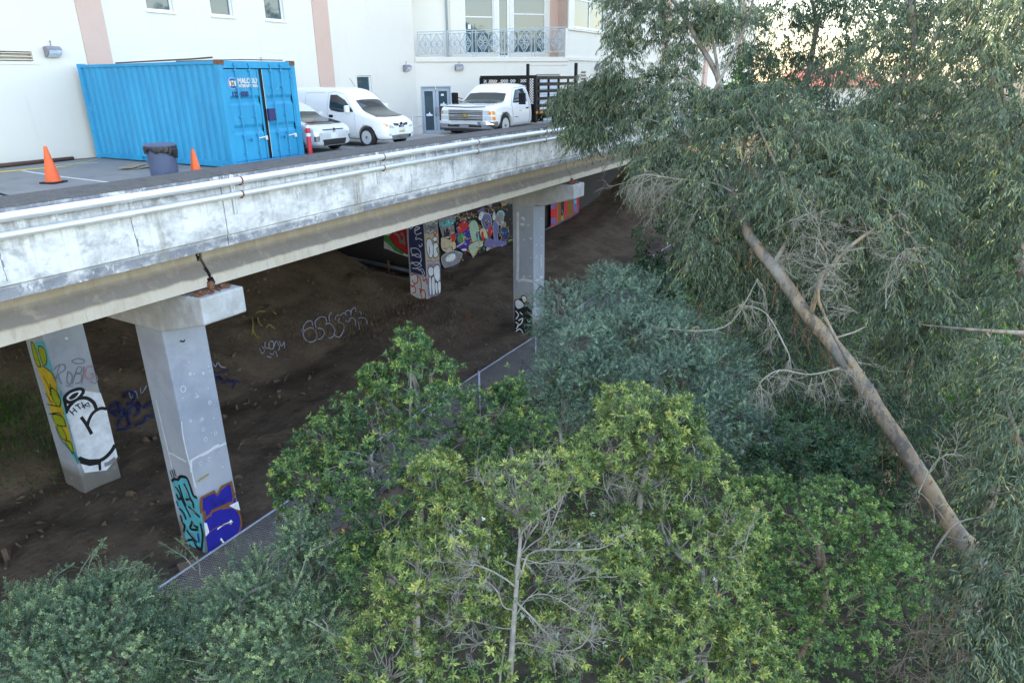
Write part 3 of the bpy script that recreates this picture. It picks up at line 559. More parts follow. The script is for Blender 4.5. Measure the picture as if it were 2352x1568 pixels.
for q in ([(60,1280),(80,1310),(200,1275)],[(70,1340),(100,1380),(110,1330),(140,1370)],[(130,1400),(170,1400),(200,1360),(220,1400)],[(240,1370),(260,1400),(240,1450)],[(230,1400),(280,1385),(320,1400)]): gstroke(m,cp(za,q),.08)
tag(m.build('spray_tag','pnavy',fix=False),'dark blue spray tag on the dirt beside the near pier','graffiti')
m=MB()
for q in ([(470,720),(500,700),(560,700)],[(430,760),(440,820),(430,930)],[(490,760),(500,810),(530,840)],[(440,870),(470,940),(510,960)],[(640,700),(670,730)],[(570,860),(600,830),(660,870)]): gstroke(m,cp(za,q),.07)
tag(m.build('spray_tag','pochre',fix=False),'faded yellow spray marks high on the dirt bank','graffiti')

# ---------------------------------------------------------------- pipes clipped to the fascia
def pipe(name,label,y,z,r,x0=-28,x1=68):
    t=thing('fascia_pipe',label,'pipe',(10,y,z),group='steel pipes clipped along the deck edge')
    m=MB(); xs_=[x for x in ST if x0<x<x1]; xs_=[x0]+xs_+[x1]
    m.tube([(x,y,z+camber(x)*1.0) for x in xs_],r,20); wpart(m.build('tube','galv',smooth=True),t)
    for x in (-2.2,2.75,7.66,12.44,17.3,22.2,27.1,32,37):
        m=MB(); c=z+camber(x)
        for k in (-1,1): m.lathe([(r+.002,-.1),(r+.013,-.1),(r+.013,-.075),(r+.007,-.07),(r+.007,.07),(r+.013,.075),(r+.013,.1),(r+.002,.1)],20,(x,y,c),axis=0) if k>0 else None
        wpart(m.build('coupling','galv',smooth=False),t)
    for x in (.45,5.35,10.36,15.25,20.13,25.1,30.0,35.0):
        m=MB(); c=z+camber(x); m.lathe([(r+.001,-.02),(r+.008,-.02),(r+.008,.02),(r+.001,.02)],16,(x,y,c),axis=0); m.obox((x-.02,y-.01,c-r-.012),(.02,0,0),(0,.03,0),(0,0,.02)); wpart(m.build('pipe_clamp','rust'),t)
    return t
pipe('a','upper and thicker of the two bright steel pipes along the deck edge',13.13,.035,.082)
pipe('b','lower and thinner of the two bright steel pipes along the deck edge',13.145,-.265,.066)
for x in (10.2,15.1,19.95,24.9,29.8,34.8):
    m=MB(); c=camber(x); 
    for k in (-.035,.035): m.box(x+k-.012,x+k+.012,13.2,13.248,-.7+c,.17+c)
    m.box(x-.047,x+.047,13.236,13.249,-.7+c,.17+c); o=m.build('strut_bracket','galv')
    tag(o,'vertical steel channel bracket holding both pipes to the fascia','bracket',group='channel brackets behind the pipes')
BRK=[o for o in COL.objects if o.name.startswith('strut_bracket')]
for i,(o,w) in enumerate(zip(BRK,('channel bracket beside the fascia joint below the blue container','channel bracket on the fascia below the silver car','channel bracket on the fascia in front of the truck bumper','channel bracket on the fascia below the truck cab','channel bracket on the fascia under the hanging leaves','channel bracket farthest along the deck among the leaves'))): o['label']=w

# ---------------------------------------------------------------- building
YB=21.5; YA=18.0
bld=thing('cream_building','cream stucco building with a balcony and pink bands behind the parking deck','building',(20,21.5,0))
def wallgrid(y,x0,x1,z0,z1,holes,name,matn='stucco',th=.3,parent=bld):
    """front wall facing -y with real openings"""
    xs_=sorted({x0,x1,*[h[0] for h in holes],*[h[1] for h in holes]}); zs_=sorted({z0,z1,*[h[2] for h in holes],*[h[3] for h in holes]})
    m=MB()
    for a,b in zip(xs_[:-1],xs_[1:]):
        for c,d in zip(zs_[:-1],zs_[1:]):
            if any(h[0]<(a+b)/2<h[1] and h[2]<(c+d)/2<h[3] for h in holes): continue
            m.add([(a,y,c),(b,y,c),(b,y,d),(a,y,d)],[(0,1,2,3)])
    for h in holes:
        a,b,c,d=h[:4]; q=[(a,y,c),(b,y,c),(b,y,d),(a,y,d),(a,y+th,c),(b,y+th,c),(b,y+th,d),(a,y+th,d)]
        m.add(q,[(0,4,5,1),(1,5,6,2),(2,6,7,3),(3,7,4,0)])
    return wpart(m.build(name,matn,fix=False),parent)
def window(x0,x1,z0,z1,y,vs_=(),hs_=(),fm='wframe',depth=.12,fw=.06,glass='winglass',parent=bld,name='window',sill=True):
    yy=y+depth; m=MB()
    m.box(x0,x0+fw,yy-.03,yy+.03,z0,z1); m.box(x1-fw,x1,yy-.03,yy+.03,z0,z1); m.box(x0+fw,x1-fw,yy-.03,yy+.03,z0,z0+fw); m.box(x0+fw,x1-fw,yy-.03,yy+.03,z1-fw,z1)
    for v in vs_: m.box(v-fw*.45,v+fw*.45,yy-.028,yy+.028,z0+fw,z1-fw)
    for h in hs_: m.box(x0+fw,x1-fw,yy-.025,yy+.025,h-fw*.4,h+fw*.4)
    f=wpart(m.build(name,fm),parent)
    g_=MB(); g_.add([(x0+fw,yy+.01,z0+fw),(x1-fw,yy+.01,z0+fw),(x1-fw,yy+.01,z1-fw),(x0+fw,yy+.01,z1-fw)],[(0,1,2,3)]); p=g_.build('pane',glass,fix=False); p.parent=f
    if sill:
        s_=MB(); s_.box(x0-.05,x1+.05,y-.05,y+depth-.03,z0-.06,z0-.001); s2=s_.build('sill','wframe'); s2.parent=f
    return f
W1=[(14.5,15.42,4.2,5.5),(16.82,17.72,4.2,5.5),(19.12,20.02,4.2,5.5),(23.66,24.58,1.15,2.3),(9.2,10.84,2.68,2.93)]
wallgrid(YB,-12,27.75,-.7,21,W1,'wall')  # main wall raised far above the view to keep sun off the trees
for i,w in enumerate(W1[:3]): window(w[0],w[1],w[2],w[3],YB)
window(*W1[3],YB,depth=.1,fm='wframe')
m=MB()
for k in range(3): m.obox((10.02,YB+.1,2.72+k*.085),(.81,0,0),(0,.08,.0),(0,.02,.012))
m.box(9.2,10.84,YB+.2,YB+.22,2.68,2.93); wpart(m.build('louvre_vent','stucco'),bld)
m=MB(); m.box(9.1,10.94,YB-.02,YB-.002,2.6,2.68); wpart(m.build('vent_sill','stucco'),bld)
for a,b in ((12.3,13.05),(21.45,22.3),(-3,-2.2),(4.2,4.95)):
    m=MB(); m.box(a,b,YB-.035,YB-.002,-.3,21); wpart(m.build('pilaster','pink'),bld)
# balcony bay: its front runs from the main wall at (27.75,21.5) towards the deck edge at (33.5,16.3)
BO=np.array([27.75,21.5]); BE=np.array([33.5,16.3]); BL=float(np.linalg.norm(BE-BO)); BA=math.atan2(BE[1]-BO[1],BE[0]-BO[0])
TBAY=Matrix.Translation((BO[0],BO[1],0))@Matrix.Rotation(BA,4,'Z')
def bp(o):
    o.parent=bld; o.matrix_parent_inverse=Matrix.Translation(bld.location).inverted()@TBAY; return o
def bpos(u,d,z): q=TBAY@Vector((u,d,z)); return (q.x,q.y,q.z)
H=[(.2,1.68,-.7,1.82),(3.02,4.9,-.7,1.8),(6.06,7.36,-.7,2.3)]
bp(wallgrid(0,0,BL,-.8,3.0,H,'wall',th=.25))
m=MB(); m.box(0,BL,.0,1.4,2.999,3.1); bp(m.build('balcony_floor','stucco'))
m=MB(); m.prism([(-.07,2.88),(-.07,3.10),(-.002,3.10),(-.002,2.88)],0,-.0,BL+.04); bp(m.build('ledge','stucco',bevel=.02))
m=MB(); m.box(5.66,BL,-.03,-.002,2.72,2.80); m.box(5.66,5.72,-.03,-.002,-.3,2.72); bp(m.build('lintel_band','stucco'))
DR=1.4
WB=[(2.82,4.33,3.3,7.2),(4.52,5.14,3.12,7.2),(5.33,7.08,3.3,7.2)]
bp(wallgrid(DR,0,BL,3.1,21,WB,'wall',th=.2))
m=MB(); m.box(-.002,0,0,DR,3.1,21); bp(m.build('bay_return','stucco'))
bp(window(2.82,4.33,3.3,7.2,DR,hs_=(4.97,),sill=False,depth=.08)); bp(window(5.33,7.08,3.3,7.2,DR,hs_=(5.13,),sill=False,depth=.08)); bp(window(4.52,5.14,3.12,7.2,DR,fw=.10,sill=False,depth=.08,name='balcony_door'))
m=MB(); m.box(7.3,BL,DR-.03,DR-.002,3.1,21); m.box(BL-.01,BL,.25,DR,4.4,21); bp(m.build('pilaster','pink'))
m=MB(); m.box(BL+.01,BL+.15,.3,14,-1,21); bp(m.build('side_wall','stucco'))  # added unseen wall, blocks sun leaking into the bay from behind
m=MB(); m.box(BL-.14,BL,0,.14,3.1,4.42); bp(m.build('corner_post','stucco'))
m=MB(); m.box(2.1,2.35,DR-.04,DR-.002,3.1,21); bp(m.build('wall_rib','stucco'))
# right hand wing, turned slightly away
wing=thing('building_wing','cream stucco wing with large windows behind the gum tree','building',(33.5,16.3,0),R(1.5))
def wadd(mb,name,mt,**k): o=mb.build(name,mt,**k); o.parent=wing; return o
HW=[(.73,4.9,4.5,7.4),(14.2,17.2,4.9,8.3),(24.0,26.5,4.6,9),(37,40,5.2,9)]
HH=HW
xs_=sorted({0,48,*[h[0] for h in HH],*[h[1] for h in HH]}); zs_=sorted({-.4,21,*[h[2] for h in HH],*[h[3] for h in HH]})
m=MB()
for a,b in zip(xs_[:-1],xs_[1:]):
    for c,d in zip(zs_[:-1],zs_[1:]):
        if any(h[0]<(a+b)/2<h[1] and h[2]<(c+d)/2<h[3] for h in HH): continue
        m.add([(a,0,c),(b,0,c),(b,0,d),(a,0,d)],[(0,1,2,3)])
for h in HH:
    a,b,c,d=h; m.add([(a,0,c),(b,0,c),(b,0,d),(a,0,d),(a,.3,c),(b,.3,c),(b,.3,d),(a,.3,d)],[(0,4,5,1),(1,5,6,2),(2,6,7,3),(3,7,4,0)])
wadd(m,'wall','stucco',fix=False)  # wing wall raised out of view as well, to shade the gum crowns
for h in HH:
    a,b,c,d=h; f=window(a,b,c,d,0,vs_=((a+b)/2,),hs_=(c+(d-c)*.45,),parent=wing,depth=.1); f.matrix_parent_inverse=Matrix.Identity(4)
m=MB(); m.box(0,48,-.07,-.002,2.95,3.09); m.box(0,48,-.08,-.002,4.34,4.42); wadd(m,'ledge','stucco')
for a in (15.5,27,40): 
    m=MB(); m.box(a,a+1,-.2,-.002,-.3,21); wadd(m,'pilaster','pink')
m=MB(); m.box(48,48.2,0,20,-.4,21); wadd(m,'side_wall','stucco',fix=False)
m=MB()
for k in range(3): m.obox((2.0,-.03,2.4-k*.17),(.28,0,0),(0,.03,-.02),(0,.01,.03))
wadd(m,'louvre_vent','wood')
# roof slab so that the low sun stays behind the building
m=MB(); m.box(-12,37,YB+.1,48,20.8,21); wpart(m.build('roof','stucco'),bld)
m=MB(); m.box(0,48,0,25,20.8,21); wadd(m,'roof','stucco')
m=MB(); m.box(-12,-11.8,YB,48,-.4,20.8); wpart(m.build('side_wall','stucco'),bld)
# double door, roller shutter, dark service opening
d=MB(); yy=.12
for a,b in ((.25,.93),(.95,1.63)):
    d.box(a,a+.13,yy-.03,yy+.03,-.44,1.76); d.box(b-.13,b,yy-.03,yy+.03,-.44,1.76); d.box(a+.13,b-.13,yy-.03,yy+.03,-.44,-.22); d.box(a+.13,b-.13,yy-.03,yy+.03,1.58,1.76)
dd=bp(d.build('double_door','gframe'))
g_=MB(); g_.box(.3,1.6,yy-.005,yy+.005,-.25,1.65); q=g_.build('pane','winglass'); q.parent=dd
m=MB()
for x in (.88,1.0): m.box(x-.012,x+.012,yy-.1,yy-.07,.45,.85); m.box(x-.02,x+.02,yy-.1,yy-.03,.46,.49); m.box(x-.02,x+.02,yy-.1,yy-.03,.80,.83)
q=m.build('handle','chrome'); q.parent=dd
m=MB(); m.box(.2,.25,-.02,.1,-.45,1.82); m.box(1.63,1.68,-.02,.1,-.45,1.82); m.box(.25,1.63,-.02,.1,1.76,1.82); bp(m.build('door_frame','gframe'))
for cx,cz in ((.58,.5),(1.3,.95)):
    m=MB(); m.prism([(cx-.15,cz-.06),(cx+.15,cz-.06),(cx+.16,cz+.02),(cx+.07,cz+.04),(cx+.02,cz+.14),(cx-.04,cz+.05),(cx-.15,cz+.04)],1,yy-.04,yy-.032); q=m.build('door_sticker','wframe'); q.parent=dd
m=MB(); m.box(1.2,1.34,yy-.036,yy-.031,1.36,1.45); q=m.build('notice','wframe'); q.parent=dd
m=MB()
for k in range(18): z=-.3+k*.145; m.prism([(.16,z),(.13,z+.07),(.16,z+.135)],0,6.1,7.32)
m.box(6.06,7.36,.16,.2,-.6,2.3); bp(m.build('roller_shutter','louver'))
m=MB(); m.box(3.02,4.9,.6,.65,-.6,1.8); bp(m.build('service_opening','pgrey'))
m=MB(); m.tube([(1.92,DR-.08,3.1),(1.92,DR-.08,13)],.05,10); bp(m.build('downpipe','rail',smooth=True))
m=MB(); m.box(3.0,3.14,DR+.05,DR+.06,4.42,4.62); bp(m.build('notice','wframe'))
m=MB(); m.box(0,BL,DR+3.6,DR+3.7,3.1,7.5); bp(m.build('room_wall','pcream'))
# wall lamps
def lamp(label,c,parent=None,axis=0):
    t=thing('wall_lamp',label,'wall lamp',c,group='grey wall pack lamps')
    m=MB(); m.prism([(0,-.12),(0,.14),(-.16,.16),(-.26,.08),(-.24,-.02),(-.1,-.12)],0,-.19,.19); q=m.build('housing','pgrey',bevel=.012); q.parent=t
    m=MB(); m.prism([(-.105,-.118),(-.245,-.025),(-.262,.05),(-.275,.045),(-.256,-.035),(-.11,-.13)],0,-.165,.165); q=m.build('lens','lens'); q.parent=t
    m=MB(); m.tube([(0.02,-.05,.16),(.02,-.05,.27)],.012,6); m.lathe([(.02,.27),(.02,.3)],8,(.02,-.05,0)); q=m.build('photocell','pgrey'); q.parent=t
    return t
lamp('grey wall lamp beside the louvre at the left of the building',(11.34,YB,2.92)); lamp('grey wall lamp showing just above the blue container',(18.6,YB,2.62))
lamp('grey wall lamp on the main wall left of the balcony ledge',(27.0,YB,2.6)); lamp('grey wall lamp above the double doors beside the truck',bpos(2.1,0,2.62)).rotation_euler=(0,0,BA)
l5=lamp('grey wall lamp on the wing wall behind the gum twigs',(33.5+3.85,16.3+.1,2.62)); l5.rotation_euler=(0,0,R(1.5))
# balcony railing
rl=thing('balcony_railing','grey blue metal balcony railing with diamond and arrow pattern','railing',bpos(3.9,0,3.1))
def rp_(o): o.parent=rl; o.matrix_parent_inverse=Matrix.Translation(rl.location).inverted()@TBAY; return o
ry=.04; U0,U1=.18,7.6
def zl(x): return 3.22+.12*(x-U0)/(U1-U0)
def zh(x): return 4.17+.30*(x-U0)/(U1-U0)
m=MB(); m.bar((U0,ry,zh(U0)),(U1,ry,zh(U1)),.04); m.bar((U0,ry,zh(U0)-.10),(U1,ry,zh(U1)-.10),.025); m.bar((U0,ry,zl(U0)),(U1,ry,zl(U1)),.03); rp_(m.build('rail','rail'))
def zz_(x,f): return zl(x)+(zh(x)-.10-zl(x))*f
posts=[.2,1.45,1.62,2.85,3.0,4.3,4.45,5.85,6.0,7.58]
for x in posts: m=MB(); m.bar((x,ry,3.1),(x,ry,zh(x)),.035); rp_(m.build('post','rail'))
for a,b in zip(posts[0::2],posts[1::2]):
    m=MB(); w=(b-a)/2
    m.bar((a+.07,ry,zz_(a,0)),(a+.07,ry,zz_(a,1)),.018); m.bar((b-.07,ry,zz_(b,0)),(b-.07,ry,zz_(b,1)),.018); m.bar((a+w,ry,zz_(a+w,0)),(a+w,ry,zz_(a+w,1)),.02)
    for k in (0,1):
        hw=(w-.07)*.5; cx=a+.07+hw if k==0 else a+w+hw; cz=zz_(cx,.5); hh=(zz_(cx,1)-zz_(cx,0))/2
        def B(u0,v0,u1,v1,wd=.03): m.bar((cx+u0*hw,ry,cz+v0*hh),(cx+u1*hw,ry,cz+v1*hh),wd,.015,up=(0,1,0))
        for sx,sz in ((1,1),(1,-1),(-1,1),(-1,-1)):
            B(sx*1,0,0,sz*1,.04); B(.62*sx,.12*sz,.12*sx,.62*sz,.02); B(0,0,.42*sx,.42*sz,.035); B(.95*sx,.95*sz,.62*sx,.95*sz,.035); B(.98*sx,.98*sz,.98*sx,.6*sz,.035)
            B(.3*sx,.72*sz,0,.92*sz,.02); B(.8*sx,.3*sz,.95*sx,0,.02)
        B(-.7,0,.7,0,.03); B(0,-.7,0,.7,.03)
    rp_(m.build('pattern_panel','rail'))
# rail by the doors
_b=crop(700,0,2.6128); ha=atz(*_b(872,893),-.28); hb=atz(*_b(942,884),-.36); up_=np.array([0,0,.85]); m=MB(); m.tube([ha,ha+up_,hb+up_,hb],.022,8); m.tube([ha+up_*.5,hb+up_*.5],.018,8); tag(m.build('hand_rail','galv',smooth=True),'low steel hand rail beside the double doors','hand rail')
# house with red tiles seen far beyond the trees
hs=thing('tiled_house','far house with red tiled roof seen between the gum trees','house',(95,5,-1))
c=at(1885,205,78); d0=RT*1.0; d0[2]=0; d0/=np.linalg.norm(d0); e0=np.array([-d0[1],d0[0],0]); 
m=MB(); m.obox((c[0],c[1],c[2]-1.5),d0*4.6,e0*4,(0,0,1.9)); wpart(m.build('wall','stucco'),hs)
m=MB(); a=[c+d0*sx*5.2+e0*sy*4.8+np.array([0,0,.4]) for sx,sy in ((-1,-1),(1,-1),(1,1),(-1,1))]+[c+d0*sx*3+np.array([0,0,2.2]) for sx in (-1,1)]
m.add(a,[(0,1,5,4),(1,2,5),(2,3,4,5),(3,0,4),(0,3,2,1)]); wpart(m.build('roof','tile'),hs)

# ---------------------------------------------------------------- shipping container
CX0,CX1,CY0,CY1=11.79,14.23,15.12,21.18; CZ=camber(12.5)*.6
ct=thing('shipping_container','bright blue corrugated shipping container with one door ajar by the deck edge','container',(13,18,0))
HZ=2.59
def mt(m,n,mm='blue',**k): return wpart(m.build(n,mm,**k),ct)
m=MB()
for x in (CX0,CX1-.14):
    for y in (CY0,CY1-.14): m.box(x,x+.14,y,y+.14,CZ+.1,CZ+HZ-.1)
for x in (CX0,CX1-.1): m.box(x,x+.1,CY0+.14,CY1-.14,CZ+HZ-.1,CZ+HZ-.02)
m.box(CX0+.14,CX1-.14,CY0+.005,CY0+.12,CZ+HZ-.19,CZ+HZ-.02); m.box(CX0+.14,CX1-.14,CY0+.005,CY0+.12,CZ+.03,CZ+.16); m.box(CX0+.14,CX1-.14,CY1-.12,CY1,CZ+.03,CZ+.16)
for x in (CX0,CX1-.1):
    ys_=[CY0+.14,17.35,17.70,18.6,18.95,CY1-.14]
    for a,b in zip(ys_[0::2],ys_[1::2]): m.box(x,x+.1,a,b,CZ+.04,CZ+.19)
    for a,b in ((17.35,17.70),(18.6,18.95)): m.box(x,x+.1,a,b,CZ+.15,CZ+.19); m.box(x+.06,x+.09,a,b,CZ+.03,CZ+.14)
mt(m,'frame',bevel=.008)
for sx,x in ((-1,CX0+.02),(1,CX1-.02)):
    m=MB(); y=CY0+.14; pts=[]
    while y<CY1-.16: pts+=[(y,0),(y+.07,0),(y+.14,1),(y+.21,1)]; y+=.278
    pts=[p for p in pts if p[0]<CY1-.14]+[(CY1-.14,0)]
    for (a,u),(b,v) in zip(pts[:-1],pts[1:]):
        xa=x-sx*(.036*u); xb=x-sx*(.036*v); m.add([(xa,a,CZ+.19),(xb,b,CZ+.19),(xb,b,CZ+HZ-.1),(xa,a,CZ+HZ-.1)],[(0,1,2,3)])
    mt(m,'side_wall',fix=False)
m=MB(); m.box(CX0+.1,CX1-.1,CY0+.12,CY1-.14,CZ+HZ-.06,CZ+HZ-.03); mt(m,'roof'); m=MB(); m.box(CX0+.14,CX1-.14,CY1-.1,CY1-.05,CZ+.16,CZ+HZ-.1); mt(m,'end_wall')
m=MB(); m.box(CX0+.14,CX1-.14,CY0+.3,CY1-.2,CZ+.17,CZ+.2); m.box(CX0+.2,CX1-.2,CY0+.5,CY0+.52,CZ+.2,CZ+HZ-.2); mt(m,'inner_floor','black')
for x in (CX0,CX1-.17):
    for y in (CY0-.01,CY1-.165):
        for z in (CZ,CZ+HZ-.115): m=MB(); m.box(x-.006,x+.176,y,y+.176,z,z+.12); mt(m,'corner_casting','rust' if z>1 and y<16 else 'blue',bevel=.015)
def door(xa,xb,name,hinge):
    t=MB(); y=CY0+.03; W_=xb-xa
    zr=[CZ+.17,CZ+.23,CZ+.82,CZ+.90,CZ+.98,CZ+1.06,CZ+1.52,CZ+1.60,CZ+1.68,CZ+1.76,CZ+2.30,CZ+2.38]
    dp=[0,.0,0,.04,.04,0,0,.04,.04,0,0,0]
    for (za_,da),(zb_,db) in zip(list(zip(zr,dp))[:-1],list(zip(zr,dp))[1:]): t.add([(xa+.07,y+da,za_),(xb-.07,y+da,za_),(xb-.07,y+db,zb_),(xa+.07,y+db,zb_)],[(0,1,2,3)])
    for k in (xa+.07,xb-.07): t.add([(k,y-.012,zr[0]),(k,y+.05,zr[0]),(k,y+.05,zr[-1]),(k,y-.012,zr[-1])],[(0,1,2,3)])
    t.box(xa,xa+.07,y-.012,y+.04,zr[0],zr[-1]); t.box(xb-.07,xb,y-.012,y+.04,zr[0],zr[-1]); t.box(xa,xb,y+.045,y+.05,zr[0],zr[-1])
    dr=t.build(name,'blue',fix=False); wpart(dr,ct)
    for k,u in enumerate((.3,.72) if hinge<0 else (.28,.62)):
        x=xa+W_*u; m=MB(); m.tube([(x,y-.045,CZ+.12),(x,y-.045,CZ+HZ-.08)],.016,8)
        for z in (.35,.8,1.25,1.95,2.35): m.obox((x,y-.03,CZ+z),(.045,0,0),(0,.022,0),(0,0,.02))
        m.obox((x,y-.04,CZ+HZ-.1),(.04,0,0),(0,.03,0),(0,0,.035)); m.obox((x,y-.04,CZ+.12),(.04,0,0),(0,.03,0),(0,0,.035))
        b=m.build('lock_bar','blue'); b.parent=dr
        m=MB(); m.obox((x+.13,y-.055,CZ+.72),(.14,0,.01),(0,.008,0),(0,0,.014)); m.obox((x+.24,y-.05,CZ+.70),(.03,0,0),(0,.02,0),(0,0,.05)); b=m.build('lock_handle','galv'if k else 'blue'); b.parent=dr
    hx=xa-.02 if hinge<0 else xb+.02
    for z in (.35,.95,1.55,2.2): m=MB(); m.obox((hx,y-.015,CZ+z),(.07,0,0),(0,.012,0),(0,0,.045)); m.tube([(hx,y-.03,CZ+z-.06),(hx,y-.03,CZ+z+.06)],.014,6); b=m.build('hinge','blue'); b.parent=dr
    return dr
dl=door(CX0+.15,13.0,'door',-1); dr=door(13.085,CX1-.13,'door',1)
dr.location=(0,0,0)
m=MB(); m.box(13.0,13.085,CY0+.2,CY0+.22,CZ+.17,CZ+2.38); mt(m,'door_gap_shade','black')
m=MB(); m.box(12.995,13.075,CY0+.0,CY0+.01,CZ+.17,CZ+2.38); mt(m,'door_gap_shade','black')  # solid black strips stand in for the shade inside the gap
m=MB(); m.box(13.078,13.09,CY0+.0,CY0+.06,CZ+.17,CZ+2.38); mt(m,'door_gasket','pmark')
m=MB(); m.box(13.07,13.29,CY0-.1,CY0-.015,CZ+1.12,CZ+1.42); mt(m,'lock_box','pnavy',bevel=.01)
def text3(body,size,matn,loc,rx=90,rz=0,name='lettering',parent=None,bold=.0,sx=1.0,ext=.002):
    cu=bpy.data.curves.new(name,'FONT'); cu.body=body; cu.size=size; cu.extrude=ext; cu.offset=bold; cu.resolution_u=3
    o=bpy.data.objects.new(name,cu); COL.objects.link(o); bpy.context.view_layer.update()
    me=bpy.data.meshes.new_from_object(o.evaluated_get(bpy.context.evaluated_depsgraph_get())); bpy.data.objects.remove(o)
    n=bpy.data.objects.new(name,me); COL.objects.link(n); me.materials.clear(); me.materials.append(MT[matn]); n.location=loc; n.rotation_euler=(R(rx),0,R(rz)); n.scale=(sx,1,1)
    if parent: wpart(n,parent)
    return n
yt=CY0+.022
text3('MALCOLM',.17,'white_line',(12.31,yt,CZ+2.05),parent=ct,bold=.008,sx=.84); text3('INTERNATIONAL',.095,'white_line',(12.32,yt,CZ+1.955),parent=ct,bold=.005,sx=.82); text3('122·000',.165,'pnavy',(12.08,yt,CZ+1.74),parent=ct,bold=.008,sx=.95)
m=MB(); m.lathe([(.135,0),(.135,.004)],28,(12.15,yt-.001,CZ+2.05),axis=1); mt(m,'emblem','pblue'if 0 else 'pmark')
m=MB(); m.lathe([(.125,0),(.125,.004)],28,(12.15,yt-.005,CZ+2.05),axis=1); mt(m,'emblem',mat('emblem_blue',(.0,.08,.35),.4))
m=MB(); m.prism([(12.05,CZ+1.99),(12.25,CZ+1.99),(12.25,CZ+2.11),(12.05,CZ+2.11)],1,yt-.009,yt-.006); mt(m,'emblem','pmark'); text3('M',.16,'pochre',(12.085,yt-.011,CZ+1.993),parent=ct,bold=.006,ext=.001)
m=MB(); m.tube([(12.6,20.6,CZ+HZ+.03),(12.7,18.5,CZ+HZ+.06),(12.2,16.6,CZ+HZ+.05),(11.95,15.5,CZ+HZ+.06)],.022,6); m.tube([(12.0,17,CZ+HZ),(13.2,16,CZ+HZ+.04),(14,15.3,CZ+HZ+.02)],.015,6); tag(m.build('scrap_cable','brown'),'brown length of cable lying on top of the blue container','cable')

# ---------------------------------------------------------------- props on the deck
def cone(x,y,h,label,base=.18):
    t=thing('traffic_cone',label,'traffic cone',(x,y,camber(x)+.004),group='orange traffic cones')
    m=MB(); m.lathe([(base*.86,.035),(base*.8,.05),(.035,h-.02),(.03,h),(.02,h),(.02,h-.05)],28); q=m.build('cone_body','orange',smooth=True); q.parent=t
    m=MB(); m.box(-base,base,-base,base,0,.035); q=m.build('base','rubber',bevel=.01); q.parent=t; t.rotation_euler=(0,0,R(20)); return t
p=atz(124,421,0); cone(p[0],p[1],.8,'orange traffic cone standing alone on the pavement at the left',.2)
p=aty(451,395,14.5); cone(p[0],14.5,.66,'smaller orange traffic cone between the bin and the blue container',.17)
p=aty(378,396,14.75)
bn=thing('dustbin','blue grey ribbed dustbin with a black bag folded over its rim','dustbin',(p[0],14.75,camber(10)))
m=MB(); n=48; prof=[(.235,0),(.25,.02),(.30,.74),(.315,.75),(.325,.78),(.325,.80),(.30,.80),(.29,.1)]
for r_,z_ in prof:
    for j in range(n):
        a=2*math.pi*j/n; rr=r_*(1-(.028 if (j%8) in (0,) and .03<z_<.76 else 0)); m.v.append((rr*math.cos(a),rr*math.sin(a),z_))
for i in range(len(prof)-1):
    for j in range(n): m.f.append((i*n+j,i*n+(j+1)%n,(i+1)*n+(j+1)%n,(i+1)*n+j)); m.m.append(0)
m.f.append(tuple(range(n))[::-1]); m.m.append(0); q=m.build('bin_body','bin'); q.parent=bn
m=MB(); m.lathe([(.338,.775),(.338,.80),(.30,.83),(.1,.845),(.01,.845)],32); q=m.build('lid','bin',smooth=False); q.parent=bn
m=MB(); n=64
for k,f in enumerate((0,.25,.5,.75,1)):
    for j in range(n):
        a=2*math.pi*j/n; dr_=.11+.09*noise.noise(Vector((math.cos(a)*2,math.sin(a)*2,1)))+.13*max(0,math.cos(a+.9))**3; rr=.333+.012*math.sin(j*1.9+k)+.03*f*(1-f); m.v.append((rr*math.cos(a),rr*math.sin(a),.782-f*dr_-(.01 if k else 0)))
for i in range(4):
    for j in range(n): m.f.append((i*n+j,i*n+(j+1)%n,(i+1)*n+(j+1)%n,(i+1)*n+j)); m.m.append(0)
q=m.build('bin_bag','bag',smooth=True); q.parent=bn
p=aty(712,345,14.85)
bo=thing('bollard','short red bollard with two white bands in front of the silver car','bollard',(p[0],14.85,camber(14)))
m=MB(); m.lathe([(.062,0),(.062,.93),(.05,.95),(.0,.95)],20); q=m.build('post','red',smooth=False); q.parent=bo
for z in (.62,.84): m=MB(); m.lathe([(.0625,z),(.0645,z+.001),(.0645,z+.085),(.0625,z+.086)],20); q=m.build('reflective_band','pmark'); q.parent=bo
m=MB(); c=gp(960,1100)
for i,(dx,dy,a) in enumerate(((0,.1,.2),(.25,.0,-.1),(-.1,.25,.5))):
    ca,sa=math.cos(a),math.sin(a); m.obox((c[0]-.1+dx,c[1]+dy,.02+i*.02+camber(c[0])),(.42*ca,.42*sa,.01),(-.2*sa,.2*ca,.0),(0,0,.006))
tag(m.build('flattened_cardboard','wood'),'flattened grey cardboard sheets lying beside the dustbin','cardboard')
m=MB(); pts=[np.array([*gp(x,y),.02]) for x,y in ((-300,1120),(-100,1130),(100,1118),(300,1100),(420,1090),(520,1066),(560,1062),(640,1046))]; m.tube(spl3(pts),.018,6); tag(m.build('extension_cord','yellow',smooth=True),'yellow cord running across the pavement to the blue container','cord')
m=MB(); m.tube([(6.5,YB-.2,.07),(11.2,YB-.15,.07)],.06,8); m.tube([(11.2,YB-.2,.04),(13.4,YB-.3,.03)],.02,6); tag(m.build('ground_pipe','brown',smooth=True),'rusty brown pipe lying along the foot of the building wall','pipe')
m=MB(); m.tube([np.array([*gp(x,y),.02]) for x,y in ((-100,1270),(0,1268),(60,1285),(110,1292))],.02,6); tag(m.build('black_hose','rubber'),'short black hose lying at the left edge of the pavement','hose')

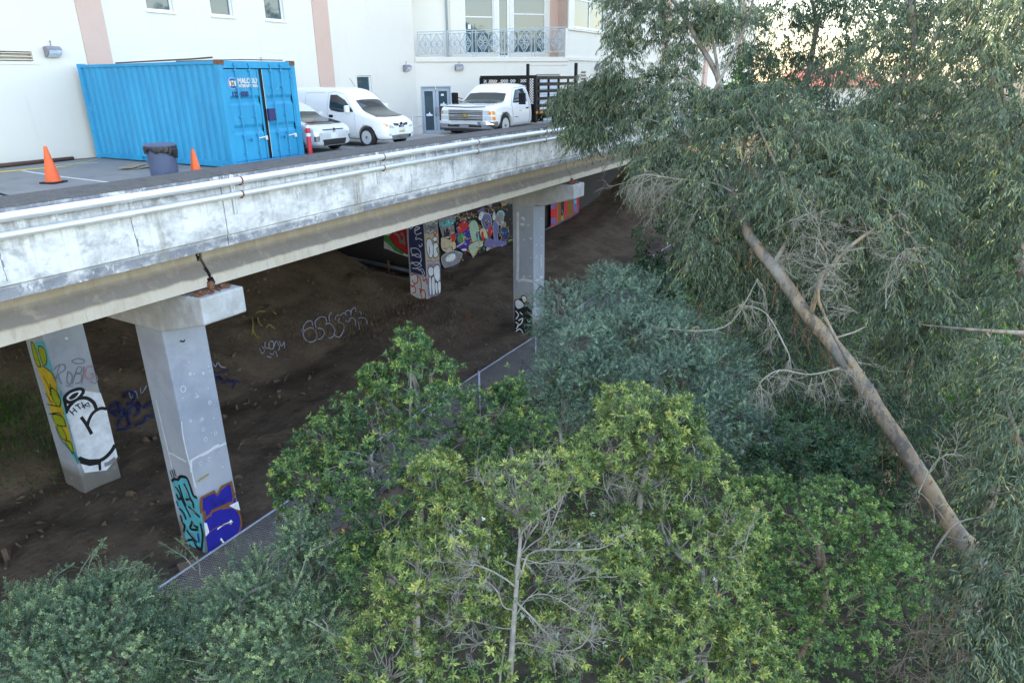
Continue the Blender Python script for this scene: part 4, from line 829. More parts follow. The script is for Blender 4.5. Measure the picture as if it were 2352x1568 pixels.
# ---------------------------------------------------------------- chain link fence
FY=12.75; ftop=lambda x: -7.95-.012*(x-6) 
def fence_y(x): return np.interp(x,[0,6,20,26,40],[12.42,12.5,12.95,13.0,13.6])
fn=thing('chain_link_fence','grey chain link fence running in front of the piers behind the bushes','fence',(15,12.8,-9.8))
m=MB(); m.tube([(x,fence_y(x),ftop(x)) for x in np.arange(5.4,46,2.)],.028,8); wpart(m.build('top_rail','galv2',smooth=True),fn)
for x in (13.2,16.3,19.45,24.0,28.6,33.2,37.8): m=MB(); m.tube([(x,fence_y(x)-.03,-10.2),(x,fence_y(x)-.03,ftop(x)+.06)],.036 if abs(x-19.45)>.1 else .05,8); m.lathe([(.042,-.01),(.042,.02),(.01,.05)],8,(x,fence_y(x)-.03,ftop(x)+.06)); wpart(m.build('post','galv2',smooth=True),fn)
V=[];Fc=[]
def wire(a,b,w=.0035):
    a=np.array(a);b=np.array(b);d=b-a;d/=np.linalg.norm(d);s=np.cross(d,[0,1.,0]);s/=np.linalg.norm(s);t=np.array([0,1.,0]);k=len(V)
    for p in (a,b):
        for u,v in ((-1,-.6),(1,-.6),(0,1)): V.append(tuple(p+s*w*u+t*w*v))
    for j in range(3): Fc.append((k+j,k+(j+1)%3,k+3+(j+1)%3,k+3+j))
hgt=1.85
for i in range(int((40-5.4)/.075)):
    x=5.4+i*.075
    for sgn in (1,-1):
        xa=x; xb=max(5.4,x+sgn*hgt)
        zt0=ftop(x); n_=3; pp_=[(xa+(xb-xa)*k/n_,float(fence_y(xa+(xb-xa)*k/n_))+(.004*sgn),zt0-hgt*k/n_) for k in range(n_+1)]
        for a,b in zip(pp_[:-1],pp_[1:]): wire(a,b)
me=bpy.data.meshes.new('mesh_fabric'); me.from_pydata(V,[],Fc); me.materials.append(MT['galv2']); o=bpy.data.objects.new('mesh_fabric',me); COL.objects.link(o); wpart(o,fn)

# ---------------------------------------------------------------- vehicles
def loft(st,name,matn,arches=(),sub=2,parent=None):
    """st: (x, half profile [(y,z)...]) from front to rear, mirrored; arches: (x,z,r) holes cut through both sides"""
    V=[];k=len(st[0][1]); ring=2*k-2
    for x,p in st:
        full=p+[(-y,z) for y,z in p[-2:0:-1]]
        V+=[(x,y,z) for y,z in full]
    F=[]
    for i in range(len(st)-1):
        for j in range(ring):
            j2=(j+1)%ring; F.append((i*ring+j,i*ring+j2,(i+1)*ring+j2,(i+1)*ring+j))
    F.append(tuple(range(ring))[::-1]); F.append(tuple((len(st)-1)*ring+j for j in range(ring)))
    me=bpy.data.meshes.new(name); me.from_pydata(V,[],F); bm=bmesh.new(); bm.from_mesh(me); bmesh.ops.recalc_face_normals(bm,faces=bm.faces); bm.to_mesh(me); bm.free()
    o=bpy.data.objects.new(name,me); COL.objects.link(o); me.polygons.foreach_set('use_smooth',[True]*len(me.polygons))
    md=o.modifiers.new('s','SUBSURF'); md.levels=sub; md.render_levels=sub
    bpy.context.view_layer.update(); dg=bpy.context.evaluated_depsgraph_get(); bvh=BVHTree.FromObject(o,dg)
    cut=None
    if arches:
        m=MB()
        for x,z,r,y0 in arches:
            for sg in (-1,1): m.lathe([(r,min(sg*y0,sg*1.6)),(r,max(sg*y0,sg*1.6))],32,(x,0,z),axis=1)
        cut=m.build('cut','black'); b=o.modifiers.new('b','BOOLEAN'); b.object=cut; b.operation='DIFFERENCE'; b.solver='EXACT'
        bpy.context.view_layer.update()
    dg=bpy.context.evaluated_depsgraph_get(); me2=bpy.data.meshes.new_from_object(o.evaluated_get(dg)); bpy.data.objects.remove(o)
    if cut: bpy.data.objects.remove(cut)
    n=bpy.data.objects.new(name,me2); COL.objects.link(n); me2.materials.clear(); me2.materials.append(MT[matn])
    me2.polygons.foreach_set('material_index',[0]*len(me2.polygons))
    n.parent=parent; return n,bvh
def decal(bvh,bot,top,d,off,matn,name,parent,nv=8,thick=.0,sub=6):
    """patch between two polylines thrown on the body along d and laid off the surface by off"""
    d=Vector(d).normalized(); m=MB()
    def rs(p): 
        out=[]
        for a,b in zip(p[:-1],p[1:]):
            for i in range(sub): out.append(Vector(a).lerp(Vector(b),i/sub))
        return out+[Vector(p[-1])]
    B=rs(bot);T=rs(top);n=len(B);pts=[]
    for k in range(nv+1):
        for a,b in zip(B,T):
            p=a.lerp(b,k/nv); h=bvh.ray_cast(p-d*4,d,9)
            q=(h[0] if h[0] else p)-d*off; pts.append(tuple(q))
    m.add(pts,[(k*n+i,k*n+i+1,(k+1)*n+i+1,(k+1)*n+i) for k in range(nv) for i in range(n-1)])
    o=m.build(name,matn,smooth=True,fix=False); o.parent=parent; return o
def dline(bvh,pts,d,w,matn,name,parent,off=.004):
    d=Vector(d).normalized(); q=[]
    for a,b in zip(pts[:-1],pts[1:]):
        for i in range(8):
            p=Vector(a).lerp(Vector(b),i/8); h=bvh.ray_cast(p-d*4,d,9)
            if h[0]: q.append(np.array(h[0]-d*off))
    m=MB(); 
    for a,b in zip(q[:-1],q[1:]):
        if np.linalg.norm(b-a)<.4: m.tube([a,b],w/2,4,cap=False)
    if m.v: o=m.build(name,matn,fix=False); o.parent=parent; return o
def wheel(parent,x,y,r,w=.2,rimmat='silver',spokes=5,side=-1,dual=False):
    h=bpy.data.objects.new('wheel',None); COL.objects.link(h); h.parent=parent; h.location=(x,y,r)
    m=MB(); m.lathe([(r*.66,-w/2),(r*.93,-w/2),(r,-w*.36),(r,w*.36),(r*.93,w/2),(r*.66,w/2)],36,axis=1); q=m.build('tyre','rubber',smooth=False); q.parent=h
    m=MB(); f=side*w*.5; m.lathe(sorted([(r*.67,f*1.02),(r*.60,f*.9)],key=lambda t:t[1]),36,axis=1)
    m.lathe(sorted([(r*.16,f*.95),(r*.13,f*1.02)],key=lambda t:t[1]),16,axis=1)
    for k in range(spokes*2):
        a=math.pi*k/spokes+(.0 if k%2 else .25*math.pi/spokes*2); c,s=math.cos(a),math.sin(a); m.obox((r*.38*c,f*.88,r*.38*s),(r*.27*c,0,r*.27*s),(0,.012,0),(-r*.045*s,0,r*.045*c))
    q=m.build('rim',rimmat); q.parent=h
    m=MB(); m.lathe([(r*.62,-abs(f)*.2),(r*.62,abs(f)*.2)],24,axis=1); q=m.build('brake_disc','grille'); q.parent=h
    return h
def prof(zb,w,zs,zbelt,wr,zt,crown=.015): return [(0,zb),(.72*w,zb),(.97*w,zb+.05),(w,zs),(w*.985,zbelt),(wr+.02,zt-.10),(wr-.07,zt-.015),(wr*.5,zt+crown*.6),(0,zt+crown)]
def hprof(zb,w,zs,zbelt,zt): return [(0,zb),(.72*w,zb),(.97*w,zb+.05),(w,zs),(w*.98,zbelt),(w*.94,zbelt+(zt-zbelt)*.55),(w*.82,zt-.01),(w*.45,zt+.01),(0,zt+.015)]

# white van
vx=(17.42+19.13)/2
van=thing('van','small white panel van with black side window parked nose to the deck edge','van',(vx,14.86,camber(17)),R(-90))
ST_=[(0,hprof(.30,.60,.42,.55,.62)),(-.03,hprof(.24,.68,.42,.62,.72)),(-.14,hprof(.21,.78,.45,.72,.83)),(-.4,hprof(.2,.835,.5,.80,.94)),(-.75,hprof(.2,.85,.55,.88,1.03)),(-1.02,hprof(.2,.855,.55,.95,1.12)),
 (-1.10,prof(.2,.855,.55,1.0,.74,1.20)),(-1.40,prof(.2,.858,.55,1.02,.72,1.47)),(-1.72,prof(.2,.86,.55,1.02,.70,1.70)),(-1.95,prof(.2,.86,.55,1.02,.70,1.78)),(-2.4,prof(.2,.86,.55,1.04,.71,1.82)),(-3.4,prof(.2,.86,.55,1.04,.71,1.83)),(-4.2,prof(.22,.86,.55,1.04,.70,1.81)),(-4.36,prof(.26,.84,.55,1.0,.68,1.76)),(-4.38,prof(.3,.8,.55,1.0,.64,1.7))]
vb,bv=loft(ST_,'body','wpaint',arches=[(-.76,.31,.365,.55),(-3.6,.31,.365,.55)],parent=van)
for sg in (-1,1):
    D=(0,-sg,0)
    decal(bv,[(-1.28,sg*2,1.08),(-1.9,sg*2,1.07),(-2.24,sg*2,1.12),(-2.32,sg*2,1.2)],[(-1.31,sg*2,1.12),(-1.66,sg*2,1.44),(-2.0,sg*2,1.60),(-2.28,sg*2,1.60)],D,.006,'glass','side_window',van,sub=5)
    dline(bv,[(-1.2,sg*2,.35),(-1.22,sg*2,1.0),(-1.7,sg*2,1.62),(-2.1,sg*2,1.70),(-2.36,sg*2,1.66),(-2.42,sg*2,1.1),(-2.38,sg*2,.3),(-1.3,sg*2,.27)],D,.009,'pgrey','door_seam',van)
    dline(bv,[(-2.5,sg*2,1.66),(-3.4,sg*2,1.66),(-3.4,sg*2,.35)],D,.007,'pgrey','door_seam',van)
    decal(bv,[(-2.16,sg*2,.90),(-2.34,sg*2,.90)],[(-2.16,sg*2,.985),(-2.34,sg*2,.985)],D,.012,'black','door_handle',van,nv=3)
    m=MB(); m.obox((-1.42,sg*.955,1.17),(.06,0,0),(0,.085,0),(0,0,.115)); q=m.build('mirror','wpaint',bevel=.035); q.parent=van
    wheel(van,-.76,sg*.765,.31,side=sg); wheel(van,-3.6,sg*.765,.31,side=sg)
    decal(bv,[(.5,sg*.36,.71),(.5,sg*.56,.74),(.5,sg*.76,.80)],[(.5,sg*.44,.79),(.5,sg*.60,.86),(.5,sg*.72,.92)],(-1,0,-.25),.008,'lens','headlight',van)
    decal(bv,[(.5,sg*.62,.775),(.5,sg*.70,.80)],[(.5,sg*.63,.84),(.5,sg*.70,.87)],(-1,0,-.25),.012,'amber','turn_signal',van)
    decal(bv,[(.5,sg*.52,.36),(.5,sg*.62,.36)],[(.5,sg*.52,.42),(.5,sg*.62,.42)],(-1,0,0),.008,'lens','fog_light',van)
decal(bv,[(2,-.66,1.155),(2,-.3,1.125),(2,.3,1.125),(2,.66,1.155)],[(2,-.57,1.69),(2,-.3,1.715),(2,.3,1.715),(2,.57,1.69)],(-1,0,-.08),.006,'carglass','windscreen',van,nv=10)
dline(bv,[(2,-.67,1.14),(2,-.3,1.115),(2,.3,1.115),(2,.67,1.14)],(-1,0,-.08),.03,'black','cowl_trim',van,off=.002)
decal(bv,[(.5,-.46,.26),(.5,0,.25),(.5,.46,.26)],[(.5,-.5,.37),(.5,0,.38),(.5,.5,.37)],(-1,0,0),.006,'grille','lower_grille',van)
for z in (.285,.32,.355): dline(bv,[(.5,-.47,z),(.5,.47,z)],(-1,0,0),.008,'pmark','grille_bar',van,off=.01)
for sg in (-1,1): decal(bv,[(.5,sg*.12,.645),(.5,sg*.33,.665)],[(.5,sg*.12,.72),(.5,sg*.38,.75)],(-1,0,0),.008,'grille','upper_grille',van)
for sg in (-1,1): dline(bv,[(.5,sg*.10,.75),(.5,sg*.07,.66),(.5,0,.60)],(-1,0,0),.022,'chrome','grille_trim',van,off=.012)
decal(bv,[(.5,-.1,.61),(.5,.1,.61)],[(.5,-.13,.76),(.5,.13,.76)],(-1,0,-.2),.006,'grille','upper_grille',van)
m=MB(); h=bv.ray_cast(Vector((3,0,.69)),Vector((-1,0,0)),9)[0]; m.lathe([(.07,0),(.07,.018),(.054,.018),(.054,0)],24,(h[0]+.006,0,.69),axis=0); m.box(h[0]+.004,h[0]+.024,-.085,.085,.675,.705); q=m.build('badge','chrome'); q.parent=van
m=MB(); m.box(-.012,.014,-.16,.16,.45,.60); q=m.build('number_plate','pmark',bevel=.005); q.parent=van
m=MB(); m.box(.0141,.0165,-.13,.13,.455,.50); q=m.build('plate_band','pyellow'); q.parent=van
m=MB(); m.tube([(-2.0,.15,1.84),(-2.2,.15,2.1)],.006,5); q=m.build('aerial','black'); q.parent=van
for s_ in (-.25,.3): m=MB(); m.tube([(-1.12,s_,1.20),(-1.33,s_+.35,1.39)],.008,5); q=m.build('wiper','black'); q.parent=van

# silver hatchback
car=thing('hatchback_car','silver boxy hatchback with its nose showing beside the blue container','car',((14.98+16.74)/2,15.5,camber(16)),R(-90))
ST_=[(0,hprof(.30,.66,.4,.5,.56)),(-.03,hprof(.22,.72,.4,.62,.68)),(-.12,hprof(.19,.80,.45,.68,.78)),(-.35,hprof(.18,.86,.5,.76,.87)),(-.8,hprof(.18,.88,.55,.84,.95)),(-1.05,hprof(.18,.88,.55,.88,.99)),
 (-1.12,prof(.18,.88,.55,.92,.72,1.05)),(-1.5,prof(.18,.88,.55,.94,.68,1.32)),(-1.85,prof(.18,.88,.55,.95,.66,1.46)),(-2.2,prof(.18,.88,.55,.95,.66,1.50)),(-3.4,prof(.18,.88,.55,.96,.66,1.50)),(-4.1,prof(.2,.87,.55,.95,.64,1.46)),(-4.22,prof(.3,.82,.55,.9,.6,1.36))]
cb,bc=loft(ST_,'body','silver',arches=[(-.82,.31,.35,.58),(-3.4,.31,.35,.58)],parent=car)
decal(bc,[(2,-.68,1.01),(2,0,.99),(2,.68,1.01)],[(2,-.56,1.40),(2,0,1.43),(2,.56,1.40)],(-1,0,-.08),.006,'carglass','windscreen',car,nv=10)
for sg in (-1,1):
    wheel(car,-.82,sg*.78,.31,side=sg); wheel(car,-3.4,sg*.78,.31,side=sg)
    decal(bc,[(.5,sg*.50,.64),(.5,sg*.80,.66)],[(.5,sg*.54,.73),(.5,sg*.80,.78)],(-1,0,-.2),.008,'lens','headlight',car)
    decal(bc,[(.5,sg*.79,.66),(.5,sg*.84,.68)],[(.5,sg*.79,.74),(.5,sg*.84,.77)],(-1,0,-.1),.01,'amber','turn_signal',car)
    decal(bc,[(-1.35,sg*2,.98),(-2.0,sg*2,.98),(-2.4,sg*2,.99)],[(-1.40,sg*2,1.05),(-1.75,sg*2,1.32),(-2.36,sg*2,1.38)],(0,-sg,0),.006,'glass','side_window',car)
    decal(bc,[(-2.5,sg*2,.99),(-3.3,sg*2,1.0)],[(-2.46,sg*2,1.38),(-3.3,sg*2,1.38)],(0,-sg,0),.006,'glass','side_window',car)
    m=MB(); m.obox((-1.45,sg*.95,1.06),(.05,0,0),(0,.08,0),(0,0,.06)); q=m.build('mirror','silver',bevel=.03); q.parent=car
    decal(bc,[(.5,sg*.62,.36),(.5,sg*.76,.36)],[(.5,sg*.60,.50),(.5,sg*.76,.50)],(-1,0,0),.005,'grille','bumper_slot',car)
    for z in (.39,.425,.46): dline(bc,[(.5,sg*.63,z),(.5,sg*.75,z)],(-1,0,0),.012,'silver','slot_bar',car,off=.01)
decal(bc,[(.5,-.44,.23),(.5,.44,.23)],[(.5,-.50,.40),(.5,.50,.40)],(-1,0,0),.006,'grille','lower_grille',car)
decal(bc,[(.5,-.42,.655),(.5,.42,.655)],[(.5,-.45,.69),(.5,.45,.69)],(-1,0,0),.006,'grille','upper_grille',car)
h=bc.ray_cast(Vector((3,0,.66)),Vector((-1,0,0)),9)[0]; m=MB(); m.lathe([(.06,0),(.06,.02),(.048,.02),(.048,0)],24,(h[0]+.004,0,.66),axis=0); m.box(h[0]+.004,h[0]+.02,-.012,.012,.61,.71); m.box(h[0]+.004,h[0]+.02,-.04,.04,.655,.67); q=m.build('badge','chrome'); q.parent=car
m=MB(); m.box(-.01,.02,-.16,.16,.41,.56); q=m.build('number_plate','pmark',bevel=.005); q.parent=car
dline(bc,[(1,-.6,.99),(1,-.78,.8)],(-1,0,-.5),.006,'pgrey','bonnet_seam',car); dline(bc,[(1,-.66,1.0),(1,0,.98),(1,.66,1.0)],(-1,0,-.08),.03,'black','cowl_trim',car)

# white truck with black stake bed
TZ=camber(24)-.0
trk=thing('stake_bed_truck','white stake bed truck with chrome grille and black slatted bed','truck',(23.05,15.55,TZ-.10),R(180)); trk.scale=(1.05,1.25,1.14)
ST_=[(0,hprof(.36,.90,.5,.80,.95)),(-.03,hprof(.30,.97,.5,.86,1.0)),(-.15,hprof(.28,1.0,.55,.92,1.04)),(-.6,hprof(.28,1.01,.55,.95,1.09)),(-1.15,hprof(.28,1.01,.55,.97,1.13)),
 (-1.25,prof(.26,1.01,.55,1.02,.86,1.15)),(-1.6,prof(.26,1.01,.55,1.04,.80,1.42)),(-1.95,prof(.26,1.01,.55,1.04,.77,1.66)),(-2.2,prof(.26,1.01,.55,1.04,.76,1.71)),(-2.75,prof(.26,1.01,.55,1.04,.76,1.71)),(-2.92,prof(.26,1.0,.55,1.04,.77,1.66)),(-2.95,prof(.3,.98,.55,1.0,.76,1.60))]
tb,bt=loft(ST_,'cab','wpaint',arches=[(-.92,.36,.44,.62)],parent=trk)
for sg in (-1,1):
    D=(0,-sg,0)
    decal(bt,[(-1.52,sg*2,1.08),(-2.2,sg*2,1.08),(-2.62,sg*2,1.10)],[(-1.56,sg*2,1.12),(-1.98,sg*2,1.50),(-2.58,sg*2,1.54)],D,.006,'carglass','side_window',trk)
    dline(bt,[(-1.42,sg*2,.32),(-1.42,sg*2,1.04),(-1.9,sg*2,1.56),(-2.66,sg*2,1.60),(-2.72,sg*2,1.0),(-2.70,sg*2,.36),(-1.5,sg*2,.32)],D,.012,'pgrey','door_seam',trk)
    decal(bt,[(-2.42,sg*2,.86),(-2.62,sg*2,.86)],[(-2.42,sg*2,.91),(-2.62,sg*2,.91)],D,.02,'black','door_handle',trk,nv=2)
    dline(bt,[(-1.55,sg*2,.62),(-1.85,sg*2,.62)],D,.03,'pgrey','model_plate',trk); dline(bt,[(-1.9,sg*2,.82),(-2.15,sg*2,.82)],D,.018,'pink','door_lettering',trk)
    m=MB(); m.obox((-1.55,sg*1.28,1.22),(.05,0,0),(0,.115,0),(0,0,.19)); q=m.build('mirror','black',bevel=.025); q.parent=trk
    m=MB(); m.tube([(-1.55,sg*.98,1.1),(-1.55,sg*1.2,1.13)],.02,6); m.tube([(-1.55,sg*.98,1.2),(-1.55,sg*1.2,1.25)],.015,6); q=m.build('mirror_arm','black'); q.parent=trk
    wheel(trk,-.92,sg*.86,.37,w=.24,side=sg,rimmat='silver'); wheel(trk,-5.55,sg*.88,.37,w=.26,side=sg,rimmat='pgrey')
    for z0,z1 in ((.56,.70),(.735,.87)):
        decal(bt,[(.5,sg*.62,z0),(.5,sg*.94,z0)],[(.5,sg*.62,z1),(.5,sg*.94,z1)],(-1,0,0),.008,'lens','headlight',trk)
        decal(bt,[(-.02,sg*2,z0+.01),(-.20,sg*2,z0+.02)],[(-.02,sg*2,z1-.01),(-.16,sg*2,z1-.02)],D,.008,'amber','side_marker',trk)
    decal(bt,[(.5,sg*.84,z0+.02),(.5,sg*.93,z0+.02)],[(.5,sg*.84,z1-.02),(.5,sg*.93,z1-.02)],(-1,0,0),.014,'amber','turn_signal',trk)
decal(bt,[(2,-.80,1.17),(2,-.3,1.15),(2,.3,1.15),(2,.80,1.17)],[(2,-.68,1.60),(2,-.3,1.63),(2,.3,1.63),(2,.68,1.60)],(-1,0,-.06),.006,'carglass','windscreen',trk,nv=10)
dline(bt,[(2,-.82,1.155),(2,0,1.135),(2,.82,1.155)],(-1,0,-.08),.035,'black','cowl_trim',trk)
decal(bt,[(.5,-.62,.53),(.5,.62,.53)],[(.5,-.62,.90),(.5,.62,.90)],(-1,0,0),.004,'grille','grille',trk)
m=MB()
for z,h in ((.55,.012),(.61,.012),(.655,.012),(.715,.028),(.79,.012),(.835,.012),(.885,.018),(.525,.02)): m.box(.0,.03,-.64,.64,z-h,z+h)
q=m.build('grille_bars','chrome',bevel=.006); q.parent=trk
m=MB(); m.prism([(-.13,.69),(-.05,.69),(-.05,.675),(.05,.675),(.05,.69),(.13,.69),(.11,.745),(.05,.745),(.05,.76),(-.05,.76),(-.05,.745),(-.11,.745)],0,.03,.045); q=m.build('badge','gold'); q.parent=trk
m=MB()
fr=[(.10,-.0),(.13,-.5),(.10,-.8),(-.05,-1.02),(-.28,-1.04)]; pts=[(x,y) for x,y in fr]+[(x,-y) for x,y in fr[::-1]][0:]
b=[(x,y,.44) for x,y in pts]; t_=[(x*.9,y,.53) for x,y in pts]; b2=[(x*.8-.02,y*.99,.30) for x,y in pts]; n=len(pts)
m.add(b2+b+t_,[(k*n+i,k*n+i+1,(k+1)*n+i+1,(k+1)*n+i) for k in range(2) for i in range(n-1)]); m.add([(x*.9,y,.53) for x,y in pts]+[(x*.9-.1,y*.98,.535) for x,y in pts],[(i,i+1,n+i+1,n+i) for i in range(n-1)])
q=m.build('bumper','chrome',fix=False,smooth=False); q.parent=trk
m=MB(); m.box(.095,.118,-.62,.62,.345,.43); m.box(.05,.08,-.8,.8,.20,.30); q=m.build('bumper_intake','grille',bevel=.01); q.parent=trk
m=MB(); m.box(.12,.125,-.17,.17,.34,.42); q=m.build('number_plate','pgrey'); q.parent=trk
for y in (-.2,0,.2): m=MB(); m.obox((-2.1,y,1.735),(.05,0,0),(0,.04,0),(0,0,.012)); q=m.build('roof_marker','amber' ,bevel=.008); q.parent=trk
bx0=-3.12; bx1=-6.95; ZB=.62
m=MB(); m.box(bx1,bx0,-1.05,1.05,ZB,ZB+.16); m.box(bx1,bx0-.1,-.45,-.35,.4,ZB); m.box(bx1,bx0-.1,.35,.45,.4,ZB); q=m.build('bed_floor','black',bevel=.01); q.parent=trk
m=MB(); m.box(bx1+.1,bx0-.1,-.99,.99,ZB+.161,ZB+.165); q=m.build('bed_boards','pmark'); q.parent=trk
m=MB()
for y in (-1.03,-.35,.35,1.03): m.box(bx0-.03,bx0+.05,y-.05,y+.05,.35 if abs(y)>1 else ZB,1.92)
m.box(bx0-.03,bx0+.06,-1.09,1.09,1.86,1.97); m.box(bx0-.02,bx0+.04,-1.05,1.05,ZB+.16,1.0)
for sg in (-1,1): m.box(bx0-.05,bx0+.1,sg*1.09-.07 if sg>0 else -1.1,1.1 if sg>0 else -1.02,.4,1.9)
q=m.build('headboard','black',bevel=.008); q.parent=trk
m=MB()
for i in range(-24,34):
    for sg in (1,-1):
        y0=i*.09; a=(bx0+.01,y0,1.02); 
        yy1=y0+sg*.84; m.bar((bx0+.01,max(-1,min(1,y0)),1.02+ (abs(max(-1,min(1,y0))-y0))),(bx0+.01,max(-1,min(1,yy1)),1.86-(abs(max(-1,min(1,yy1))-yy1))),.012) if (-1<=y0<=1 or -1<=yy1<=1) and (1.02+abs(max(-1,min(1,y0))-y0))<(1.86-abs(max(-1,min(1,yy1))-yy1)) else None
q=m.build('headboard_mesh','black'); q.parent=trk
for sg in (-1,1):
    m=MB()
    for x in (bx0-.35,bx0-1.2,bx0-2.1,bx0-3.0,bx1+.1): m.box(x-.035,x+.035,sg*1.0-.03,sg*1.0+.03,ZB+.16,1.9)
    for z in (.92,1.17,1.42,1.66,1.88): m.box(bx1+.05,bx0-.08,sg*1.035-.012,sg*1.035+.012,z-.055,z+.055)
    q=m.build('stake_side','black'); q.parent=trk
    m=MB(); m.box(bx1+.02,bx1+.12,sg*1.0-.05,sg*1.0+.05,ZB+.16,2.42); q=m.build('rear_post','black'); q.parent=trk
    m=MB(); m.box(bx0-.55,bx0-.35,sg*1.055,sg*1.07,ZB+.04,ZB+.12); m.box(bx0-.04,bx0+.1,sg*1.102,sg*1.115,ZB+.04,ZB+.13); q=m.build('marker_light','amber'); q.parent=trk
    m=MB(); m.lathe([(.42,-.1),(.44,-.1),(.44,.1),(.42,.1)],24,(-5.55,sg*.9,.37),axis=1); q=m.build('mudguard','black'); q.parent=trk
m=MB(); m.box(-5,-3.2,-.5,.5,.3,.6); q=m.build('fuel_tank','black'); q.parent=trk

# ---------------------------------------------------------------- foliage
def nrm(a): return a/(np.linalg.norm(a,axis=-1,keepdims=True)+1e-9)
class Leaves:
    def __init__(s): s.V=[];s.T=[];s.F3=[];s.n=0
    def add(s,P,D,S,L,Wd,T,fold=.25,curl=0.):
        """P base, D direction, S side (all N,3); L length, Wd width (N); T tint (N)"""
        N=len(P); L=L[:,None]; Wd=Wd[:,None]; U=nrm(np.cross(D,S))
        mid=P+D*L*.45
        if isinstance(curl,float):
            v=np.stack([P,mid+S*Wd*.5+U*Wd*fold,P+D*L,mid-S*Wd*.5+U*Wd*fold],1); k=4; f=np.array([[0,1,2],[0,2,3]])
        else:
            d2=nrm(D+curl); m1=P+D*L*.33; m2=m1+nrm(D*.6+d2*.4)*L*.34; tip=m2+d2*L*.33
            v=np.stack([P,m1+S*Wd*.5,m1-S*Wd*.5,m2+S*Wd*.42,m2-S*Wd*.42,tip],1); k=6; f=np.array([[0,1,2],[1,3,2],[2,3,4],[3,5,4]])
        s.V.append(v.reshape(-1,3)); s.T.append(np.repeat(T,k)); s.F3.append((f[None]+(np.arange(N)*k)[:,None,None]+s.n).reshape(-1,3)); s.n+=N*k
    def build(s,name,matn,parent=None):
        V=np.concatenate(s.V).astype(np.float32); F=np.concatenate(s.F3).astype(np.int32); T=np.clip(np.concatenate(s.T),0,1).astype(np.float32)
        me=bpy.data.meshes.new(name); me.vertices.add(len(V)); me.vertices.foreach_set('co',V.ravel()); me.loops.add(F.size); me.loops.foreach_set('vertex_index',F.ravel())
        me.polygons.add(len(F)); me.polygons.foreach_set('loop_start',np.arange(0,F.size,3,dtype=np.int32)); me.polygons.foreach_set('loop_total',np.full(len(F),3,dtype=np.int32))
        a=me.attributes.new('tint','FLOAT','POINT'); a.data.foreach_set('value',T); me.update(); me.materials.append(MT[matn])
        o=bpy.data.objects.new(name,me); COL.objects.link(o)
        if parent: wpart(o,parent)
        return o
def rdir(n,up=0.):
    d=RNG.normal(size=(n,3)); d=nrm(d); d[:,2]+=up; return nrm(d)
def rot_around(axis,base,ang):
    return base*np.cos(ang)[:,None]+np.cross(axis,base)*np.sin(ang)[:,None]
def clump_shoots(clumps,dens,sub=.34,bias=.3,shell=.55,hem=None):
    """clumps: (centre, radii) -> sub clusters on the shell of each clump -> shoots. dens = shoots per square metre of shell"""
    P=[];D=[];C=[];BRS=[]
    for c,r in clumps:
        c=np.array(c,float); r=np.array(r,float); rm=(r[0]*r[1]*r[2])**(1/3)
        area=4*math.pi*rm*rm; ns=max(6,int(area/(sub*rm*sub*rm*2.2))); nshoot=max(4,int(area*dens/ns))
        d=rdir(ns,.25); q=c+d*r*(shell+(1-shell)*RNG.random((ns,1))**.6)
        C.append(q); sr=sub*rm*RNG.uniform(.55,1.35,(ns,1))
        dd=rdir(ns*nshoot,.25); base=np.repeat(q,nshoot,0); out=np.repeat(d,nshoot,0); s2=np.repeat(sr,nshoot,0)
        BRS.append(np.repeat(RNG.normal(0,.13,ns),nshoot)); dd=nrm(dd+out*.7); P.append(base+dd*s2*RNG.uniform(.35,1,(ns*nshoot,1))*np.array([1,1,.8])); D.append(nrm(dd+out*.4+np.array([0,0,bias])))
    global CBR; CBR=np.concatenate(BRS)
    return np.concatenate(P),np.concatenate(D),np.concatenate(C)
CBR=np.zeros(1)
def cbr(N): return CBR if len(CBR)==N else 0.
def perp(D):
    a=np.where(np.abs(D[:,2:3])<.9,np.array([[0,0,1.]]),np.array([[1.,0,0]])); return nrm(np.cross(D,a))
def rosettes(lf,P,D,L=.095,W=.03,n=9,tip=.12,young=3):
    N=len(P); X=perp(D); ph=RNG.random(N)*6.28; br=RNG.normal(0,.10,N)+cbr(N)
    for k in range(n):
        a=ph+2.4*k+RNG.normal(0,.25,N); f=k/(n-1); el=np.clip(1.45-1.0*f+RNG.normal(0,.18,N),.1,1.9)
        R_=rot_around(D,X,a); d=nrm(D*np.cos(el)[:,None]+R_*np.sin(el)[:,None]+np.array([0,0,-.12])*(1-f)); S=nrm(np.cross(d,D)+1e-4)
        l=L*RNG.uniform(.7,1.2,N)*(1-.42*f*(k>=n-young)); t=.38+br+RNG.normal(0,.09,N)+(.34*(f-.45)/.55 if k>=n-young else 0)
        t=np.where(RNG.random(N)<.005,.985,np.minimum(t,.92))
        lf.add(P+D*(f*.03),d,S,l,W*RNG.uniform(.8,1.15,N)*(1-.3*f*(k>=n-young)),t)
def sprigs(lf,P,D,ln=.3,n=20,L=.022,W=.009,droop=.15):
    N=len(P); X=perp(D); ph=RNG.random(N)*6.28; br=RNG.normal(0,.10,N)+cbr(N); l0=ln*RNG.uniform(.5,1.3,N)
    for k in range(n):
        f=(k+.5)/n; p=P+D*(l0*f)[:,None]+np.array([0,0,-droop])*(l0*f*f)[:,None]; a=ph+2.4*k
        R_=rot_around(D,X,a); d=nrm(D*.55+R_*RNG.uniform(.6,1.2,(N,1))); S=nrm(np.cross(d,D)+RNG.normal(0,.4,(N,3)))
        lf.add(p,d,S,L*RNG.uniform(.6,1.3,N)*(1.05-.35*f),W*RNG.uniform(.8,1.2,N),.35+br+.28*f+RNG.normal(0,.08,N))
